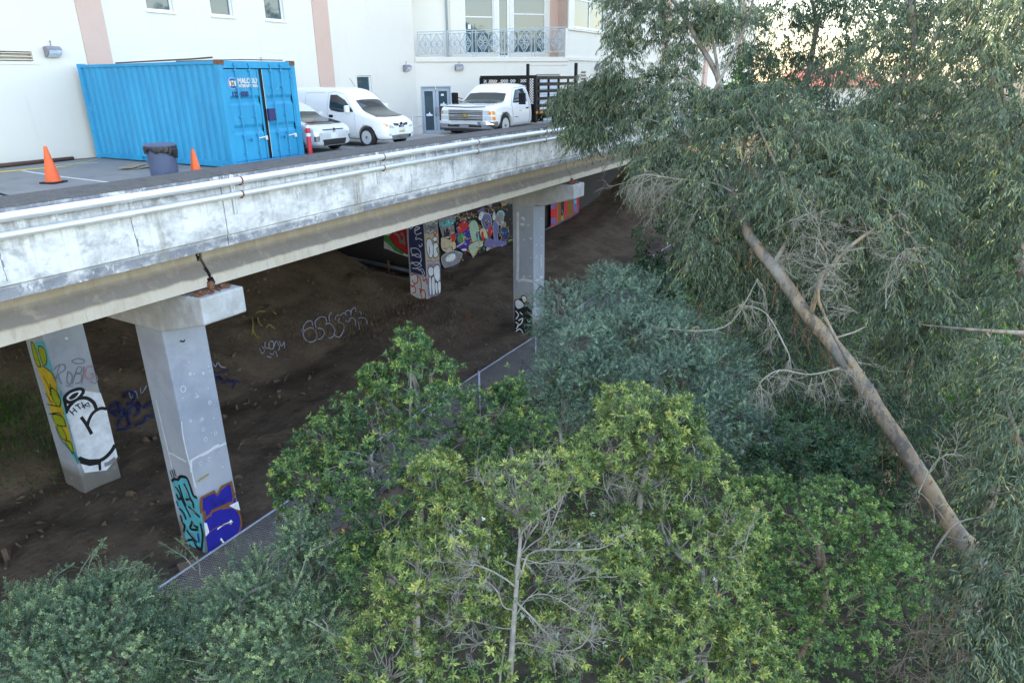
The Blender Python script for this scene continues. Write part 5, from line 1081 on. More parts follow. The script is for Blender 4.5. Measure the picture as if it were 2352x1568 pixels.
def gum(lf,tw,P,D,ln=.75,n=13,L=.17,W=.021,twigp=.25):
    N=len(P); H=D.copy(); H[:,2]*=.3; H=nrm(H+RNG.normal(0,.15,(N,3))*[1,1,.3]); l0=ln*RNG.uniform(.55,1.3,N)[:,None]; br=RNG.normal(0,.10,N)+cbr(N)*.8; rise=RNG.uniform(-.1,.45,(N,1))
    def pt(f): return P+H*l0*f*.8+np.array([0,0,1.])*l0*(rise*f-(.55+rise)*f*f)
    for k in range(n):
        f=.12+.88*(k+RNG.random(N)*.8)/n; f=f[:,None] if False else np.clip(f,0,1)[:,None]
        p=pt(f); side=nrm(np.cross(H,[0,0,1.]))*(1 if k%2 else -1)
        d=nrm(np.array([0,0,-1.])*RNG.uniform(.5,1.2,(N,1))+side*RNG.uniform(.1,.8,(N,1))+H*RNG.uniform(-.1,.7,(N,1))+RNG.normal(0,.2,(N,3)))
        S=nrm(np.cross(d,rdir(N))); cu=np.array([0,0,-.7])+side*-.25
        t=.38+br+RNG.normal(0,.10,N)+(np.where(RNG.random(N)<.18,.38,0) if k>=n-2 else 0)
        sc=RNG.uniform(.6,1.25,N)*(.6 if k>=n-2 else 1); lf.add(p,d,S,L*sc,W*RNG.uniform(.75,1.2,N),t,curl=cu)
    idx=RNG.choice(N,int(N*twigp),replace=False)
    ps=[pt(np.full((N,1),f)) for f in (0,.35,.7,1)]
    for i in idx: tw.tube([ps[0][i],ps[1][i],ps[2][i],ps[3][i]],[.007,.006,.005,.003],3,cap=False)
def limb(mb,a,b,r0,r1,wob=.08,n=7,sag=0.,sides=7,mi=0):
    a=np.array(a,float);b=np.array(b,float);L=np.linalg.norm(b-a); ph=RNG.random(3)*6; out=[]
    for i in range(n+1):
        f=i/n; o=np.sin(np.array([3.1,4.3,3.7])*f*1.6+ph)-np.sin(ph)*(1-f)-np.sin(np.array([3.1,4.3,3.7])*1.6+ph)*f
        out.append(a+(b-a)*f+o*wob*L*.5+np.array([0,0,sag*L*4*f*(1-f)]))
    mb.tube(out,[r0+(r1-r0)*i/n for i in range(n+1)],sides,mi,cap=True); return out
def deadtwigs(mb,p,d,L,r,lev,spread=.6,droop=0.,kids=3):
    p=np.array(p,float); d=np.array(d,float); n=4; pts=[p]; dd=d.copy()
    for i in range(n):
        dd=dd+RNG.normal(0,.16,3)+np.array([0,0,-droop]); dd/=np.linalg.norm(dd); pts.append(pts[-1]+dd*L/n)
    mb.tube(pts,[r*(1-.12*i) for i in range(n+1)],4 if r<.012 else 6,cap=False)
    if lev>0:
        for k in range(kids+(1 if RNG.random()<.5 else 0)):
            i=RNG.integers(1,n+1); nd=dd+RNG.normal(0,spread,3); nd/=np.linalg.norm(nd)
            deadtwigs(mb,pts[i],nd,L*RNG.uniform(.55,.85),r*.6,lev-1,spread,droop,kids)
def px(x,y,d,rx,ry,rz=None):
    """clump seen at picture position x,y at depth d with picture radii rx, ry"""
    c=at(x,y,d); a=rx*d/FPX; b=ry*d/FPX; return (c,(max(a,.2),(a*.8 if rz is None else rz),b))
MT['leaf_pitto']=leafmat('glossy_green_leaf',[(0,(.012,.034,.018)),(.3,(.028,.070,.032)),(.55,(.065,.13,.042)),(.78,(.19,.25,.06)),(.93,(.27,.30,.06)),(.97,(.45,.20,.03)),(1,(.42,.14,.02))])
MT['leaf_yellow']=leafmat('yellow_green_leaf',[(0,(.025,.048,.022)),(.3,(.062,.105,.036)),(.55,(.135,.185,.054)),(.78,(.27,.30,.09)),(.93,(.33,.34,.11)),(.97,(.50,.24,.03)),(1,(.42,.14,.02))])
MT['leaf_fine']=leafmat('grey_green_leaf',[(0,(.020,.045,.030)),(.35,(.055,.098,.064)),(.65,(.13,.19,.10)),(1,(.27,.33,.13))],rough=.6)
MT['leaf_olive']=leafmat('blue_green_leaf',[(0,(.022,.046,.036)),(.35,(.055,.098,.075)),(.65,(.12,.185,.13)),(1,(.22,.29,.18))],rough=.6)
MT['leaf_bright']=leafmat('mid_green_leaf',[(0,(.012,.040,.016)),(.4,(.052,.108,.036)),(.7,(.13,.20,.055)),(1,(.23,.30,.08))])
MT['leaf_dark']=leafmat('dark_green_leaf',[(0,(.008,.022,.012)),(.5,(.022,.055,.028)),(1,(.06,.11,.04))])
MT['leaf_gum']=leafmat('gum_leaf',[(0,(.024,.044,.030)),(.35,(.062,.092,.060)),(.6,(.115,.15,.095)),(.8,(.20,.22,.09)),(1,(.34,.35,.10))],rough=.45,trans=.2)
MT['leaf_gum_dark']=leafmat('gum_leaf_far',[(0,(.020,.040,.028)),(.4,(.042,.075,.050)),(.7,(.075,.11,.065)),(1,(.2,.22,.08))],rough=.45,trans=.3)
MT['leaf_ivy']=leafmat('ivy_leaf',[(0,(.010,.04,.008)),(.4,(.035,.11,.016)),(.7,(.08,.2,.03)),(1,(.14,.28,.05))])
MT['bark_grey']=mat('grey_twig_bark',(.27,.25,.215),.9,var=.3,scale=9,bump=.3)
MT['bark_dead']=mat('dead_twig_bark',(.27,.25,.20),.9,var=.35,scale=5)
MT['bark_brown']=mat('brown_bark',(.14,.105,.075),.9,var=.35,scale=9,bump=.4)
MT['bark_red']=mat('peeling_bark',(.22,.13,.075),.9,var=.4,scale=7,bump=.4)
MT['twig_green']=mat('gum_twig',(.26,.25,.09),.7,var=.3)
MT['blossom']=mat('white_blossom',(.75,.76,.70),.7,var=.05)
MT['lichen']=mat('pale_lichen',(.26,.31,.24),.9,var=.2,scale=20,bump=.5)
MT['bark_gum']=layered('smooth_gum_bark',(.24,.19,.14),[((.36,.25,.15),1.6,(1.2,1.2,.5),.42,.56,None,.9),((.12,.105,.09),2.4,(1.6,1.6,.4),.48,.56,None,.9),((.33,.33,.31),1.0,(1,1,.6),.5,.65,None,.7),((.10,.07,.05),6,(1,1,.2),.62,.72,None,.7)],rough=.6,bump=.3,bscale=14)

# ---------------------------------------------------------------- trees and shrubs
def make(name,label,cat,base,group=None): return thing(name,label,cat,tuple(base),0,group)
def inner_branches(mb,trunk_pts,clumps,r=.05,bark_r=.012,nshoot=14,seed=0,mi=0):
    for c,rad in clumps:
        c=np.array(c); rad=np.array(rad)
        if min(np.linalg.norm(p-c) for p in trunk_pts)>1.5:
            trunk_pts=list(trunk_pts)+[c+RNG.normal(0,.15,3)-np.array([0,0,1.3])]
        j=min(range(len(trunk_pts)),key=lambda i: np.linalg.norm(trunk_pts[i]-c)+(.6 if trunk_pts[i][2]>c[2]-.2 else 0))
        pts=limb(mb,trunk_pts[j],c-np.array([0,0,rad[2]*.3]),r,r*.5,wob=.12,mi=mi)
        for k in range(nshoot):
            d=rdir(1,.5)[0]; q=c+d*rad*RNG.uniform(.6,.95); limb(mb,pts[RNG.integers(3,len(pts))],q,bark_r*RNG.uniform(.8,1.5),.004,wob=.16,n=5,sides=4,mi=mi)
def tree(name,label,cat,clumps,base,leafkind,leafm,bark,dens,tr=.12,group=None,trunk_top=None,sub=.34,shell=.55,nshoot=14,fn=None,kw={}):
    base=np.array(base,float); base[2]=ground(base[0],base[1])-.15
    t=make(name,label,cat,base,group); mb=MB()
    cc=np.mean([c for c,_ in clumps],0); top=np.array(trunk_top if trunk_top is not None else cc+[0,0,.3]); 
    tp=limb(mb,base,top,tr,tr*.45,wob=.05,n=12,sides=9)
    inner_branches(mb,tp,clumps,r=tr*.45,nshoot=nshoot)
    P,D,C=clump_shoots(clumps,dens,sub=sub,shell=shell)
    lf=Leaves(); leafkind(lf,P,D,**kw)
    if fn: fn(mb,lf,tp)
    wpart(mb.build('trunk',bark,smooth=True,fix=False),t)
    lf.build('crown',leafm,t)
    return t
def blossoms(name,parent,pts,r,n=6,matn='blossom'):
    m=MB()
    for p in pts:
        for k in range(n): q=np.array(p)+RNG.normal(0,r*1.6,3); m.lathe([(.0,-r),(r*.9,-r*.3),(r*.9,r*.3),(0,r)],5,tuple(q))
    return wpart(m.build(name,matn),parent)

# A: fine leaved grey green shrubs along the bottom left
def fringe(mb,lf,specs,ln=.3,n=22,L=.022,W=.009):
    """long individual sprays that stick out of the outline: picture start -> end"""
    P=[];D=[]
    for (x0,y0,x1,y1,d) in specs:
        a=at(x0,y0,d);b=at(x1,y1,d-.1); pts=limb(mb,a,b,.009,.003,wob=.12,n=8,sides=4)
        for i in range(3,len(pts)):
            for k in range(3): P.append(pts[i]); D.append(nrm((b-a)/np.linalg.norm(b-a)*.8+RNG.normal(0,.5,3)))
    sprigs(lf,np.array(P),np.array(D),ln=ln*.5,n=n,L=L,W=W)
A1=[px(60,1490,9.6,150,90),px(230,1450,9.9,150,90),px(200,1570,9.4,230,110),px(-60,1540,9.2,140,100),px(330,1510,9.8,120,90),px(90,1400,10.2,60,30),px(235,1360,10.3,50,26)]
tree('shrub','wide grey green fine leaved shrub filling the bottom left corner','shrub',A1,at(120,1560,10.5),sprigs,'leaf_fine','bark_grey',95,tr=.07,kw=dict(ln=.27,n=22,L=.040,W=.020),sub=.30,
     fn=lambda mb,lf,tp: fringe(mb,lf,[(200,1330,235,1245,10.3),(110,1350,160,1300,10.2),(250,1320,320,1290,10.3),(30,1370,20,1345,10),(300,1360,360,1320,10),(170,1340,215,1265,10.2),(60,1500,150,1380,9.3)]))
A2=[px(400,1440,10.5,80,50),px(350,1500,10.2,90,60),px(470,1470,10.2,110,80),px(600,1400,10.3,130,120),px(690,1480,9.8,130,120),px(520,1540,9.5,170,110),px(730,1330,10.4,75,90),px(690,1250,10.5,45,45),px(560,1380,10.7,70,30)]
tree('shrub','grey green fine leaved shrub growing through the fence below the teal painted column','shrub',A2,at(600,1560,10.8),sprigs,'leaf_fine','bark_grey',95,tr=.07,kw=dict(ln=.27,n=22,L=.040,W=.020),sub=.30,
     fn=lambda mb,lf,tp: fringe(mb,lf,[(450,1310,385,1255,10.5),(460,1320,415,1245,10.4),(690,1240,695,1160,10.4),(740,1290,780,1330,10.2),(770,1360,830,1330,10),(740,1420,850,1590,9.3),(640,1400,770,1240,9.7),(700,1420,840,1460,9.2),(600,1340,640,1260,10.2)]))
# B: glossy green tree with the pointed top
Bc=[px(945,800,12.0,46,52),px(960,880,12.0,100,60),px(860,870,12.2,40,30),px(1000,950,11.9,110,70),px(850,960,12.1,110,60),px(760,1010,12.0,100,60),px(720,1100,11.8,100,80),px(860,1060,11.4,130,90),px(1000,1040,11.3,110,80),px(1130,960,12.0,90,60),px(1210,1010,11.8,80,70),px(1130,1060,11.3,90,70),px(760,1200,11.2,100,90),px(880,1190,10.8,110,90),px(850,1330,10.3,80,100),px(690,1120,11.9,60,100),px(1170,900,12.3,40,30)]
def Bf(mb,lf,tp):
    limb(mb,at(945,1100,11.6),at(940,760,12.0),.035,.008,wob=.02,n=9,sides=6)
    P=[];D=[]
    for x,y in ((940,770),(925,790),(955,785),(905,815),(970,830),(890,850),(985,860),(1020,850),(1035,855),(830,870),(850,880),(1250,980),(680,1020),(660,1060),(1180,885),(1110,900),(800,930)):
        P.append(at(x,y,12)); D.append([0,0,1.])
    P=np.repeat(np.array(P),8,0)+RNG.normal(0,.10,(len(P)*8,3)); D=nrm(np.repeat(np.array(D),8,0)+RNG.normal(0,.5,(len(P),3))); rosettes(lf,P,D,L=.10,W=.034)
tree('evergreen_tree','dark glossy green tree with a pointed leafy top standing against the dirt bank','tree',Bc,at(950,1400,12.2),rosettes,'leaf_pitto','bark_grey',44,tr=.10,trunk_top=at(950,1000,12),sub=.33,fn=Bf,kw=dict(L=.092,W=.030),nshoot=10)
# C: open tree with grey twigs and yellower leaves in the middle foreground
Cc=[px(1440,950,10.2,95,55),px(1400,1010,10.0,90,50),px(1500,1010,10.2,80,50),px(1560,960,10.3,55,45),px(1590,1040,10.2,60,50),px(1190,1120,9.0,110,55),px(1300,1080,9.3,80,40),px(1060,1200,9.0,110,60),px(960,1300,9.0,110,90),px(1120,1330,8.9,90,60),px(1080,1480,8.7,140,90),px(900,1480,8.8,120,90),px(1300,1290,9.3,110,60),px(1420,1250,9.5,110,70),px(1300,1450,8.9,110,80),px(1430,1380,9.2,110,90),px(1000,1090,9.8,70,50)]
def Cf(mb,lf,tp):
    tr_=[at(1165,1640,8.5),at(1175,1500,8.5),at(1185,1360,8.55),at(1195,1240,8.65),at(1190,1160,8.8),at(1180,1080,8.9)]
    mb.tube(tr_,[.045,.037,.030,.022,.014,.008],9)
    for a,b,r in (((1190,1330,8.55),(1420,1230,8.8),.013),((1188,1350,8.5),(1050,1250,8.5),.012),((1180,1420,8.5),(1330,1400,8.4),.010),((1178,1440,8.5),(1020,1440,8.4),.010),((1195,1240,8.65),(1290,1130,8.9),.011),((1192,1230,8.65),(1110,1110,8.8),.010),((1190,1280,8.6),(1340,1300,8.4),.010),((1185,1380,8.5),(1270,1500,8.4),.014),((1176,1480,8.5),(1370,1440,8.4),.014),((1180,1400,8.5),(1000,1340,8.6),.010),((1195,1200,8.7),(1230,1080,8.9),.014)):
        pts=limb(mb,at(*a),at(*b),r,r*.45,wob=.22,n=10,sides=6)
        for k in range(16):
            i=RNG.integers(2,len(pts)); d=pts[-1]-pts[0]; d/=np.linalg.norm(d); deadtwigs(mb,pts[i],nrm(d+RNG.normal(0,.6,3)),RNG.uniform(.12,.34),r*.45,3,spread=.75,kids=2)
    for (x,y) in ((1400,1080),(1440,1090),(1360,1060),(1480,1080),(1420,1120),(1350,1110),(1500,1110),(1390,1150),(1460,1140)):
        deadtwigs(mb,at(x,y+60,10),nrm(UP+RNG.normal(0,.4,3)),.38,.012,3,spread=.5,kids=3)
Ct=tree('evergreen_tree','yellow green tree with bare grey twigs showing in the middle foreground','tree',Cc,at(1165,1640,8.6),rosettes,'leaf_yellow','bark_grey',36,tr=.028,trunk_top=at(1185,1300,8.7),sub=.3,fn=Cf,kw=dict(L=.088,W=.029),nshoot=14)
blossoms('blossom',Ct,[at(1600,1470,9.3),at(1110,1190,8.6),at(960,1495,8.5)],.008,10)
m=MB()
for i in range(16):
    x=RNG.uniform(1020,1400); y=RNG.uniform(1170,1480); c=at(x,y,8.45)
    for k in range(6): q=c+RNG.normal(0,.015,3); m.obox(q,RNG.normal(0,.007,3),RNG.normal(0,.007,3),RNG.normal(0,.004,3))
wpart(m.build('lichen_tufts','lichen',fix=False),Ct)
# D: blue green willow like shrub in front of the far pier
Dc=[px(1290,720,19,90,60),px(1420,680,20,80,50),px(1500,700,20,90,60),px(1330,800,18.5,120,70),px(1460,790,18.5,120,80),px(1560,800,18.2,90,70),px(1290,900,17.8,90,80),px(1400,900,17.5,120,80),px(1540,900,17.2,130,80),px(1650,860,17.4,80,70),px(1660,950,16.8,90,80),px(1560,1000,16.5,110,70),px(1720,1020,16.4,100,60),px(1800,1030,16.6,70,50),px(1390,650,20.4,40,30)]
tree('shrub','large soft blue green shrub hiding the foot of the far pier','shrub',Dc,at(1500,1150,18.5),sprigs,'leaf_olive','bark_grey',62,tr=.12,kw=dict(ln=.36,n=18,L=.055,W=.022,droop=.2),sub=.27,nshoot=6)
# E: rounded mid green shrub
Ec=[px(1800,1180,12.2,110,70),px(1930,1170,12.4,90,60),px(2010,1230,12.2,90,70),px(1880,1290,11.6,130,90),px(2050,1330,11.6,90,90),px(1960,1400,11.2,110,90),px(1790,1380,11.3,110,90),px(1840,1500,10.9,120,80),px(1720,1250,11.6,60,60),px(1750,1140,12.6,80,40)]
tree('shrub','rounded mid green shrub beside the foot of the leaning gum trunk','shrub',Ec,at(1880,1550,11.8),rosettes,'leaf_bright','bark_brown',46,tr=.08,kw=dict(L=.065,W=.034,n=8,young=2),sub=.27,nshoot=5)
# C2: yellow green foliage right of the middle
Fc2=[px(1620,1150,10.6,110,80),px(1700,1230,10.4,80,80),px(1560,1250,10.0,110,90),px(1640,1360,9.8,110,90),px(1540,1400,9.5,100,90),px(1600,1500,9.3,140,80),px(1720,1480,9.8,90,90),px(1740,1560,9.6,120,60),px(1480,1530,9.0,110,70),px(1500,1130,10.4,80,60)]
def Ff(mb,lf,tp):
    for k in range(26):
        x=RNG.uniform(1480,1720);y=RNG.uniform(1150,1500); deadtwigs(mb,at(x,y,9.9),nrm(UP+RNG.normal(0,.6,3)),RNG.uniform(.25,.5),.010,2,kids=2)
Ft=tree('evergreen_tree','dense light green leafy tree right of the grey twigged one','tree',Fc2,at(1620,1640,9.8),rosettes,'leaf_yellow','bark_grey',42,tr=.07,sub=.3,kw=dict(L=.082,W=.027),nshoot=10,fn=Ff)
blossoms('blossom',Ft,[at(1470,1340,9),at(1640,1330,9.4),at(1688,1180,10.1)],.008,8)
# dark rhododendron behind
Gc=[px(2040,1110,17.2,60,60),px(1850,1010,15.5,100,60),px(1930,1040,15.4,70,60),px(1880,1090,15,110,50),px(1750,1090,15.4,90,50)]
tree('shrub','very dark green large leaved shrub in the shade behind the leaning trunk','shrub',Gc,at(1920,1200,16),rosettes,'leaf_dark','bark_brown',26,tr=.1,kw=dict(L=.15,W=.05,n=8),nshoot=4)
# dark shrub under the deck
Kc=[px(1560,480,29,60,60),px(1510,580,28,70,70),px(1600,560,28,80,80),px(1500,640,27,80,40),px(1650,640,27,80,60),px(1640,460,30,70,70),px(1700,560,28,60,70),px(1720,690,26,80,50)]
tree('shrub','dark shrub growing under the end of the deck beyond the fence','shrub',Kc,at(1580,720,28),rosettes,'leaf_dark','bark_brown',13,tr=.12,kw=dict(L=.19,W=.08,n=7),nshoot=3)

# the big leaning gum
gt=make('gum_tree','large leaning gum tree with a thick smooth trunk and hanging grey green leaves','tree',at(2235,1300,15.5)); mb=MB(); tw=MB(); lf=Leaves()
bs=at(2240,1310,15.5); bs0=bs.copy(); bs0[2]=min(bs[2]-1.2,ground(bs[0],bs[1])-.2)
TP=[bs0,bs,at(2190,1215,15.7),at(2120,1100,16.0),at(2040,975,16.4),at(1945,830,17.0),at(1860,730,17.6),at(1775,610,18.3),at(1720,540,18.8),at(1690,450,19.4),at(1645,395,19.8)]
TR=[.40,.34,.275,.25,.245,.235,.22,.20,.17,.14,.11]
mb.tube([p+RNG.normal(0,.009,3) for p in spl3(TP)],list(.80*RNG.uniform(.95,1.05,(len(TP)-1)*4+1)*np.interp(np.linspace(0,len(TP)-1,(len(TP)-1)*4+1),range(len(TP)),TR)),14)
def br(pts,r0,r1,sides=8):
    P=[at(*p) for p in pts]; q=spl3(P); mb.tube(q,list(np.linspace(r0,r1,len(q))),sides); return q
B_=[]
B_.append(br([(1720,540,18.8),(1660,400,20),(1640,330,20.6),(1655,200,21.2),(1600,90,21.8),(1545,0,22.4),(1480,-80,23)],.13,.05))
B_.append(br([(1655,200,21.2),(1640,110,21.4),(1615,0,21.8),(1600,-90,22)],.055,.03))
B_.append(br([(1640,210,21),(1690,110,21),(1725,20,21),(1740,-80,21)],.05,.03))
B_.append(br([(1645,230,20.9),(1590,190,21.5),(1530,170,22.5),(1440,185,23.5),(1360,190,24.3),(1310,215,24.8)],.05,.012,6))
B_.append(br([(1640,330,20.6),(1560,250,21.8),(1500,240,22.5),(1420,235,23.2)],.035,.01,6))
B_.append(br([(1775,610,18.3),(1830,500,18),(1800,420,18),(1760,330,18.5),(1720,250,19)],.07,.02))
B_.append(br([(1860,730,17.6),(1890,640,17),(1960,560,16.8),(2050,500,17),(2120,440,17.5)],.07,.02))
B_.append(br([(1640,395,19.8),(1600,330,20),(1560,300,20.5),(1480,270,21.2)],.06,.015))
B_.append(br([(1960,850,16.8),(1880,690,16.6),(1900,600,16.5),(1870,540,16.6)],.05,.015))
B_.append(br([(1690,450,19.4),(1700,380,19.2),(1770,300,19.4),(1830,220,19.8)],.05,.015))
# leaf masses of the big gum
GC=[px(1430,230,23.8,60,40),px(1310,250,24.6,34,34),px(1340,310,24.2,34,20),px(1385,215,24.2,40,35),px(1340,240,24.5,50,45),px(1380,290,24,50,30),px(1480,320,22.5,70,50),px(1560,250,21.5,60,50),px(1600,330,20.5,90,60),px(1520,400,21,70,50),px(1640,420,19.5,80,60),px(1700,330,19.5,90,60),px(1760,250,20,80,50),px(1820,320,19,90,60),px(1880,420,18.5,90,70),px(1800,450,18,80,60),px(1940,340,19,80,60),px(2010,420,18,80,60),px(2090,460,17.5,80,60),px(1960,520,17.5,80,60),px(1900,560,19,80,50),px(2070,600,18,90,60),px(2040,680,18.2,80,60),px(1800,520,20,70,40),px(1620,560,19.3,50,60),px(1600,480,20,50,50),px(2130,720,18,80,60),px(1680,640,20,50,50),px(2120,800,18.5,70,50),px(1650,250,21,60,40)]
GH=[px(1440,30,23,45,70),px(1420,130,23,35,55),px(1500,60,22.8,55,55),px(1580,60,22.5,45,50),px(1690,60,21.5,70,60),px(1480,210,22.5,40,50),px(1560,150,22.2,40,50),px(1640,50,21.6,35,40),px(1430,-40,23,80,40),px(1600,-30,22,120,40)]
P,D,_=clump_shoots(GC,6.0,sub=.30,bias=.35,shell=.45); gum(lf,tw,P,D,ln=.8,n=13,L=.19,W=.027)
P,D,_=clump_shoots(GH,4.6,sub=.3,bias=.1,shell=.3); gum(lf,tw,P,D,ln=.55,n=11,L=.18,W=.026)
for c,r in GC+GH:
    c=np.array(c); allp=[p for q in B_ for p in q[2:]]; a=min(allp,key=lambda p: np.linalg.norm(p-c)); pts=limb(mb,a,c,.028,.012,wob=.12,sides=5)
    for k in range(9): d=rdir(1,.3)[0]; limb(mb,pts[RNG.integers(3,8)],c+d*np.array(r)*.85,.010,.004,wob=.15,n=5,sides=4)
wpart(mb.build('trunk','bark_gum',smooth=True,fix=False),gt)
wpart(tw.build('leaf_twigs','twig_green',fix=False),gt); lf.build('crown','leaf_gum',gt)
blossoms('blossom',gt,[at(RNG.uniform(1600,2080),RNG.uniform(190,560),18) for _ in range(46)],.013,3)
# dead grey branches of the gum
db=MB()
q=limb(db,at(1680,440,18.9),at(1480,400,19.6),.035,.018,wob=.05,sag=.06,n=10,sides=6)
for i in range(3,11):
    for k in range(3): deadtwigs(db,q[i],nrm(-RT*.5-UP*.4+RNG.normal(0,.6,3)),RNG.uniform(.35,.8),.010,3,spread=.55,droop=.12,kids=3)
q=limb(db,at(1690,470,18.8),at(1520,450,19.4),.022,.01,wob=.08,n=8,sides=5)
for i in range(3,9): deadtwigs(db,q[i],nrm(-RT*.6-UP*.4+RNG.normal(0,.4,3)),.6,.009,3,spread=.4,droop=.12,kids=3)
for (x,y,d,l) in ((1900,560,16.6,.9),(1870,600,16.5,.9),(1940,620,16.4,.9),(1830,580,17,.8),(1960,560,16.6,.8),(1990,480,17,.8),(1850,520,17,.8),(2080,560,16.3,.8),(1920,680,16.2,.8),(1980,720,16,.8)):
    for k in range(3): deadtwigs(db,at(x+RNG.normal(0,22),y+RNG.normal(0,20),d),nrm(-RT*.4+UP*.2+RNG.normal(0,.9,3)),l*RNG.uniform(.5,1),.012,3,spread=.7,droop=.03,kids=3)
for (x,y,d,l) in ((1940,850,15.9,.9),(1900,860,15.8,.9),(1980,840,15.8,.8),(2000,880,15.6,.8),(1870,870,15.8,.7),(1920,900,15.7,.7)):
    for k in range(3): deadtwigs(db,at(x+RNG.normal(0,14),y+RNG.normal(0,10),d),nrm(-UP*.5+RNG.normal(0,.8,3)),l*RNG.uniform(.35,.75),.010,3,spread=.65,droop=.10,kids=2)
for pts in ([(1760,900,15.8),(1745,880,15.8),(1790,850,15.9),(1860,860,16),(1930,845,16.2)],[(1740,640,17.5),(1680,740,17.4),(1600,760,17.5),(1500,750,17.8)],[(1700,700,17),(1760,720,17),(1810,810,16.6)],[(2110,1130,14),(2160,1050,14),(2230,1050,14),(2352,1080,14)],[(2352,1150,13.5),(2290,1180,13.6),(2200,1200,13.7),(2150,1260,13.7)]):
    Pq=spl3([at(*p) for p in pts]); db.tube(Pq,list(np.linspace(.012,.024,len(Pq))),6)
    for i in range(0,len(Pq),2):
        for k in range(2): deadtwigs(db,Pq[i],nrm(-UP*.4+RNG.normal(0,.6,3)),.5,.010,2,spread=.5,droop=.1,kids=3)
wpart(db.build('dead_branches','bark_dead',smooth=False,fix=False),gt)
# bark strips hanging from the trunk
m=MB()
for i in range(70):
    f=RNG.random(); k=int(f*8)+1; a=TP[k]+(TP[k+1]-TP[k])*RNG.random()+RNG.normal(0,.12,3); L=RNG.uniform(.3,1.2); m.tube([a,a+[RNG.normal(0,.1),RNG.normal(0,.1),-L*.5],a+[RNG.normal(0,.2),RNG.normal(0,.2),-L]],[.014,.012,.004],3,cap=False)
wpart(m.build('bark_strips','bark_red',fix=False),gt)

# other gums
def gumtree(label,trunks,clumps,dens,mat_='leaf_gum_dark',r=.12,L=.2,W=.03,ln=.8,n=11,bl=0):
    t=make('gum_tree',label,'tree',at(*trunks[0][0]),'gum trees behind the leaning one'); mb=MB(); tw=MB(); lf=Leaves(); Q=[]
    for k,tr_ in enumerate(trunks):
        P=[at(*p) for p in tr_]
        if k==0: b=P[0].copy(); b[2]=ground(b[0],b[1])-.2; P=[b]+P if b[2]<P[0][2]-.5 else P
        q=spl3(P); mb.tube(q,list(np.linspace(r if k==0 else r*.5,r*.4 if k==0 else r*.15,len(q))),9); Q+=q[2:]
    for c,rad in clumps:
        a=min(Q,key=lambda p: np.linalg.norm(p-c)); pts=limb(mb,a,c,.03,.012,wob=.12,sides=5)
        for k in range(6): d=rdir(1,.3)[0]; limb(mb,pts[RNG.integers(3,8)],c+d*np.array(rad)*.85,.012,.004,wob=.15,n=5,sides=4)
    P,D,_=clump_shoots(clumps,dens,sub=.34,bias=.3,shell=.35); gum(lf,tw,P,D,ln=ln,n=n,L=L,W=W,twigp=.15)
    wpart(mb.build('trunk','bark_gum',smooth=True,fix=False),t); wpart(tw.build('leaf_twigs','twig_green',fix=False),t); lf.build('crown',mat_,t)
    if bl: blossoms('blossom',t,[np.array(clumps[RNG.integers(len(clumps))][0])+RNG.normal(0,.6,3) for _ in range(bl)],.014,3)
    return t
gumtree('upright gum tree with a pale forked trunk at the top of the picture',[[(1830,330,30),(1850,200,30),(1868,110,30.5),(1872,40,31),(1850,-60,31)],[(1868,110,30.5),(1880,60,30),(1900,-60,30)]],
  [px(1790,70,31,70,50),px(1830,0,31,70,40),px(1920,60,30,80,60),px(1900,140,30,70,40),px(1780,150,32,60,40),px(1980,20,29,80,60),px(1720,150,34,50,50),px(1950,200,28,90,50),px(1830,250,28,80,40),px(1960,-40,29,100,40)],5.2,r=.17,L=.24,W=.038,ln=1.0)
gumtree('tall leafy gum tree with forked orange branches right of centre',[[(2080,900,21),(2090,700,21),(2070,560,21),(2090,400,21.5),(2060,230,22),(2100,100,22.5),(2080,-60,23)],[(2070,230,22),(2130,130,21.5),(2170,20,21.5)],[(2060,560,21),(2140,420,21),(2230,350,21)]],
  [px(2010,130,23,80,60),px(2080,60,23,80,60),px(2160,50,22.5,80,60),px(2060,200,22,80,60),px(2150,160,22,80,60),px(2120,270,21.5,90,60),px(2010,280,22,70,50),px(2200,270,21,80,60),px(2150,370,20.5,80,60),px(2080,360,20.5,70,50),px(2230,400,20.5,80,60),px(2160,480,20,80,50),px(2180,600,20,90,70),px(2120,-30,22.5,150,50),px(2210,720,20,90,60),px(2090,850,19,90,60)],6.0,mat_='leaf_gum',r=.16,L=.21,W=.03,ln=.85,bl=10)
gumtree('gum tree with a slanting grey trunk at the right edge of the picture',[[(2352,860,20),(2340,560,19.5),(2300,440,19.5),(2310,350,19.3),(2280,200,19),(2230,60,19),(2190,-60,19)],[(2352,340,19.3),(2310,240,19),(2270,120,19)]],
  [px(2260,40,19.5,90,60),px(2340,60,18.5,80,70),px(2250,130,19,80,60),px(2330,180,18.5,80,70),px(2300,290,18.2,80,60),px(2370,330,18,60,80),px(2330,430,18,80,60),px(2270,520,18.5,70,60),px(2340,600,18,80,70),px(2370,480,17.5,60,60),px(2290,-30,19,120,50),px(2310,700,18,80,50)],6.6,mat_='leaf_gum',r=.2,L=.2,W=.028,ln=.8,bl=10)
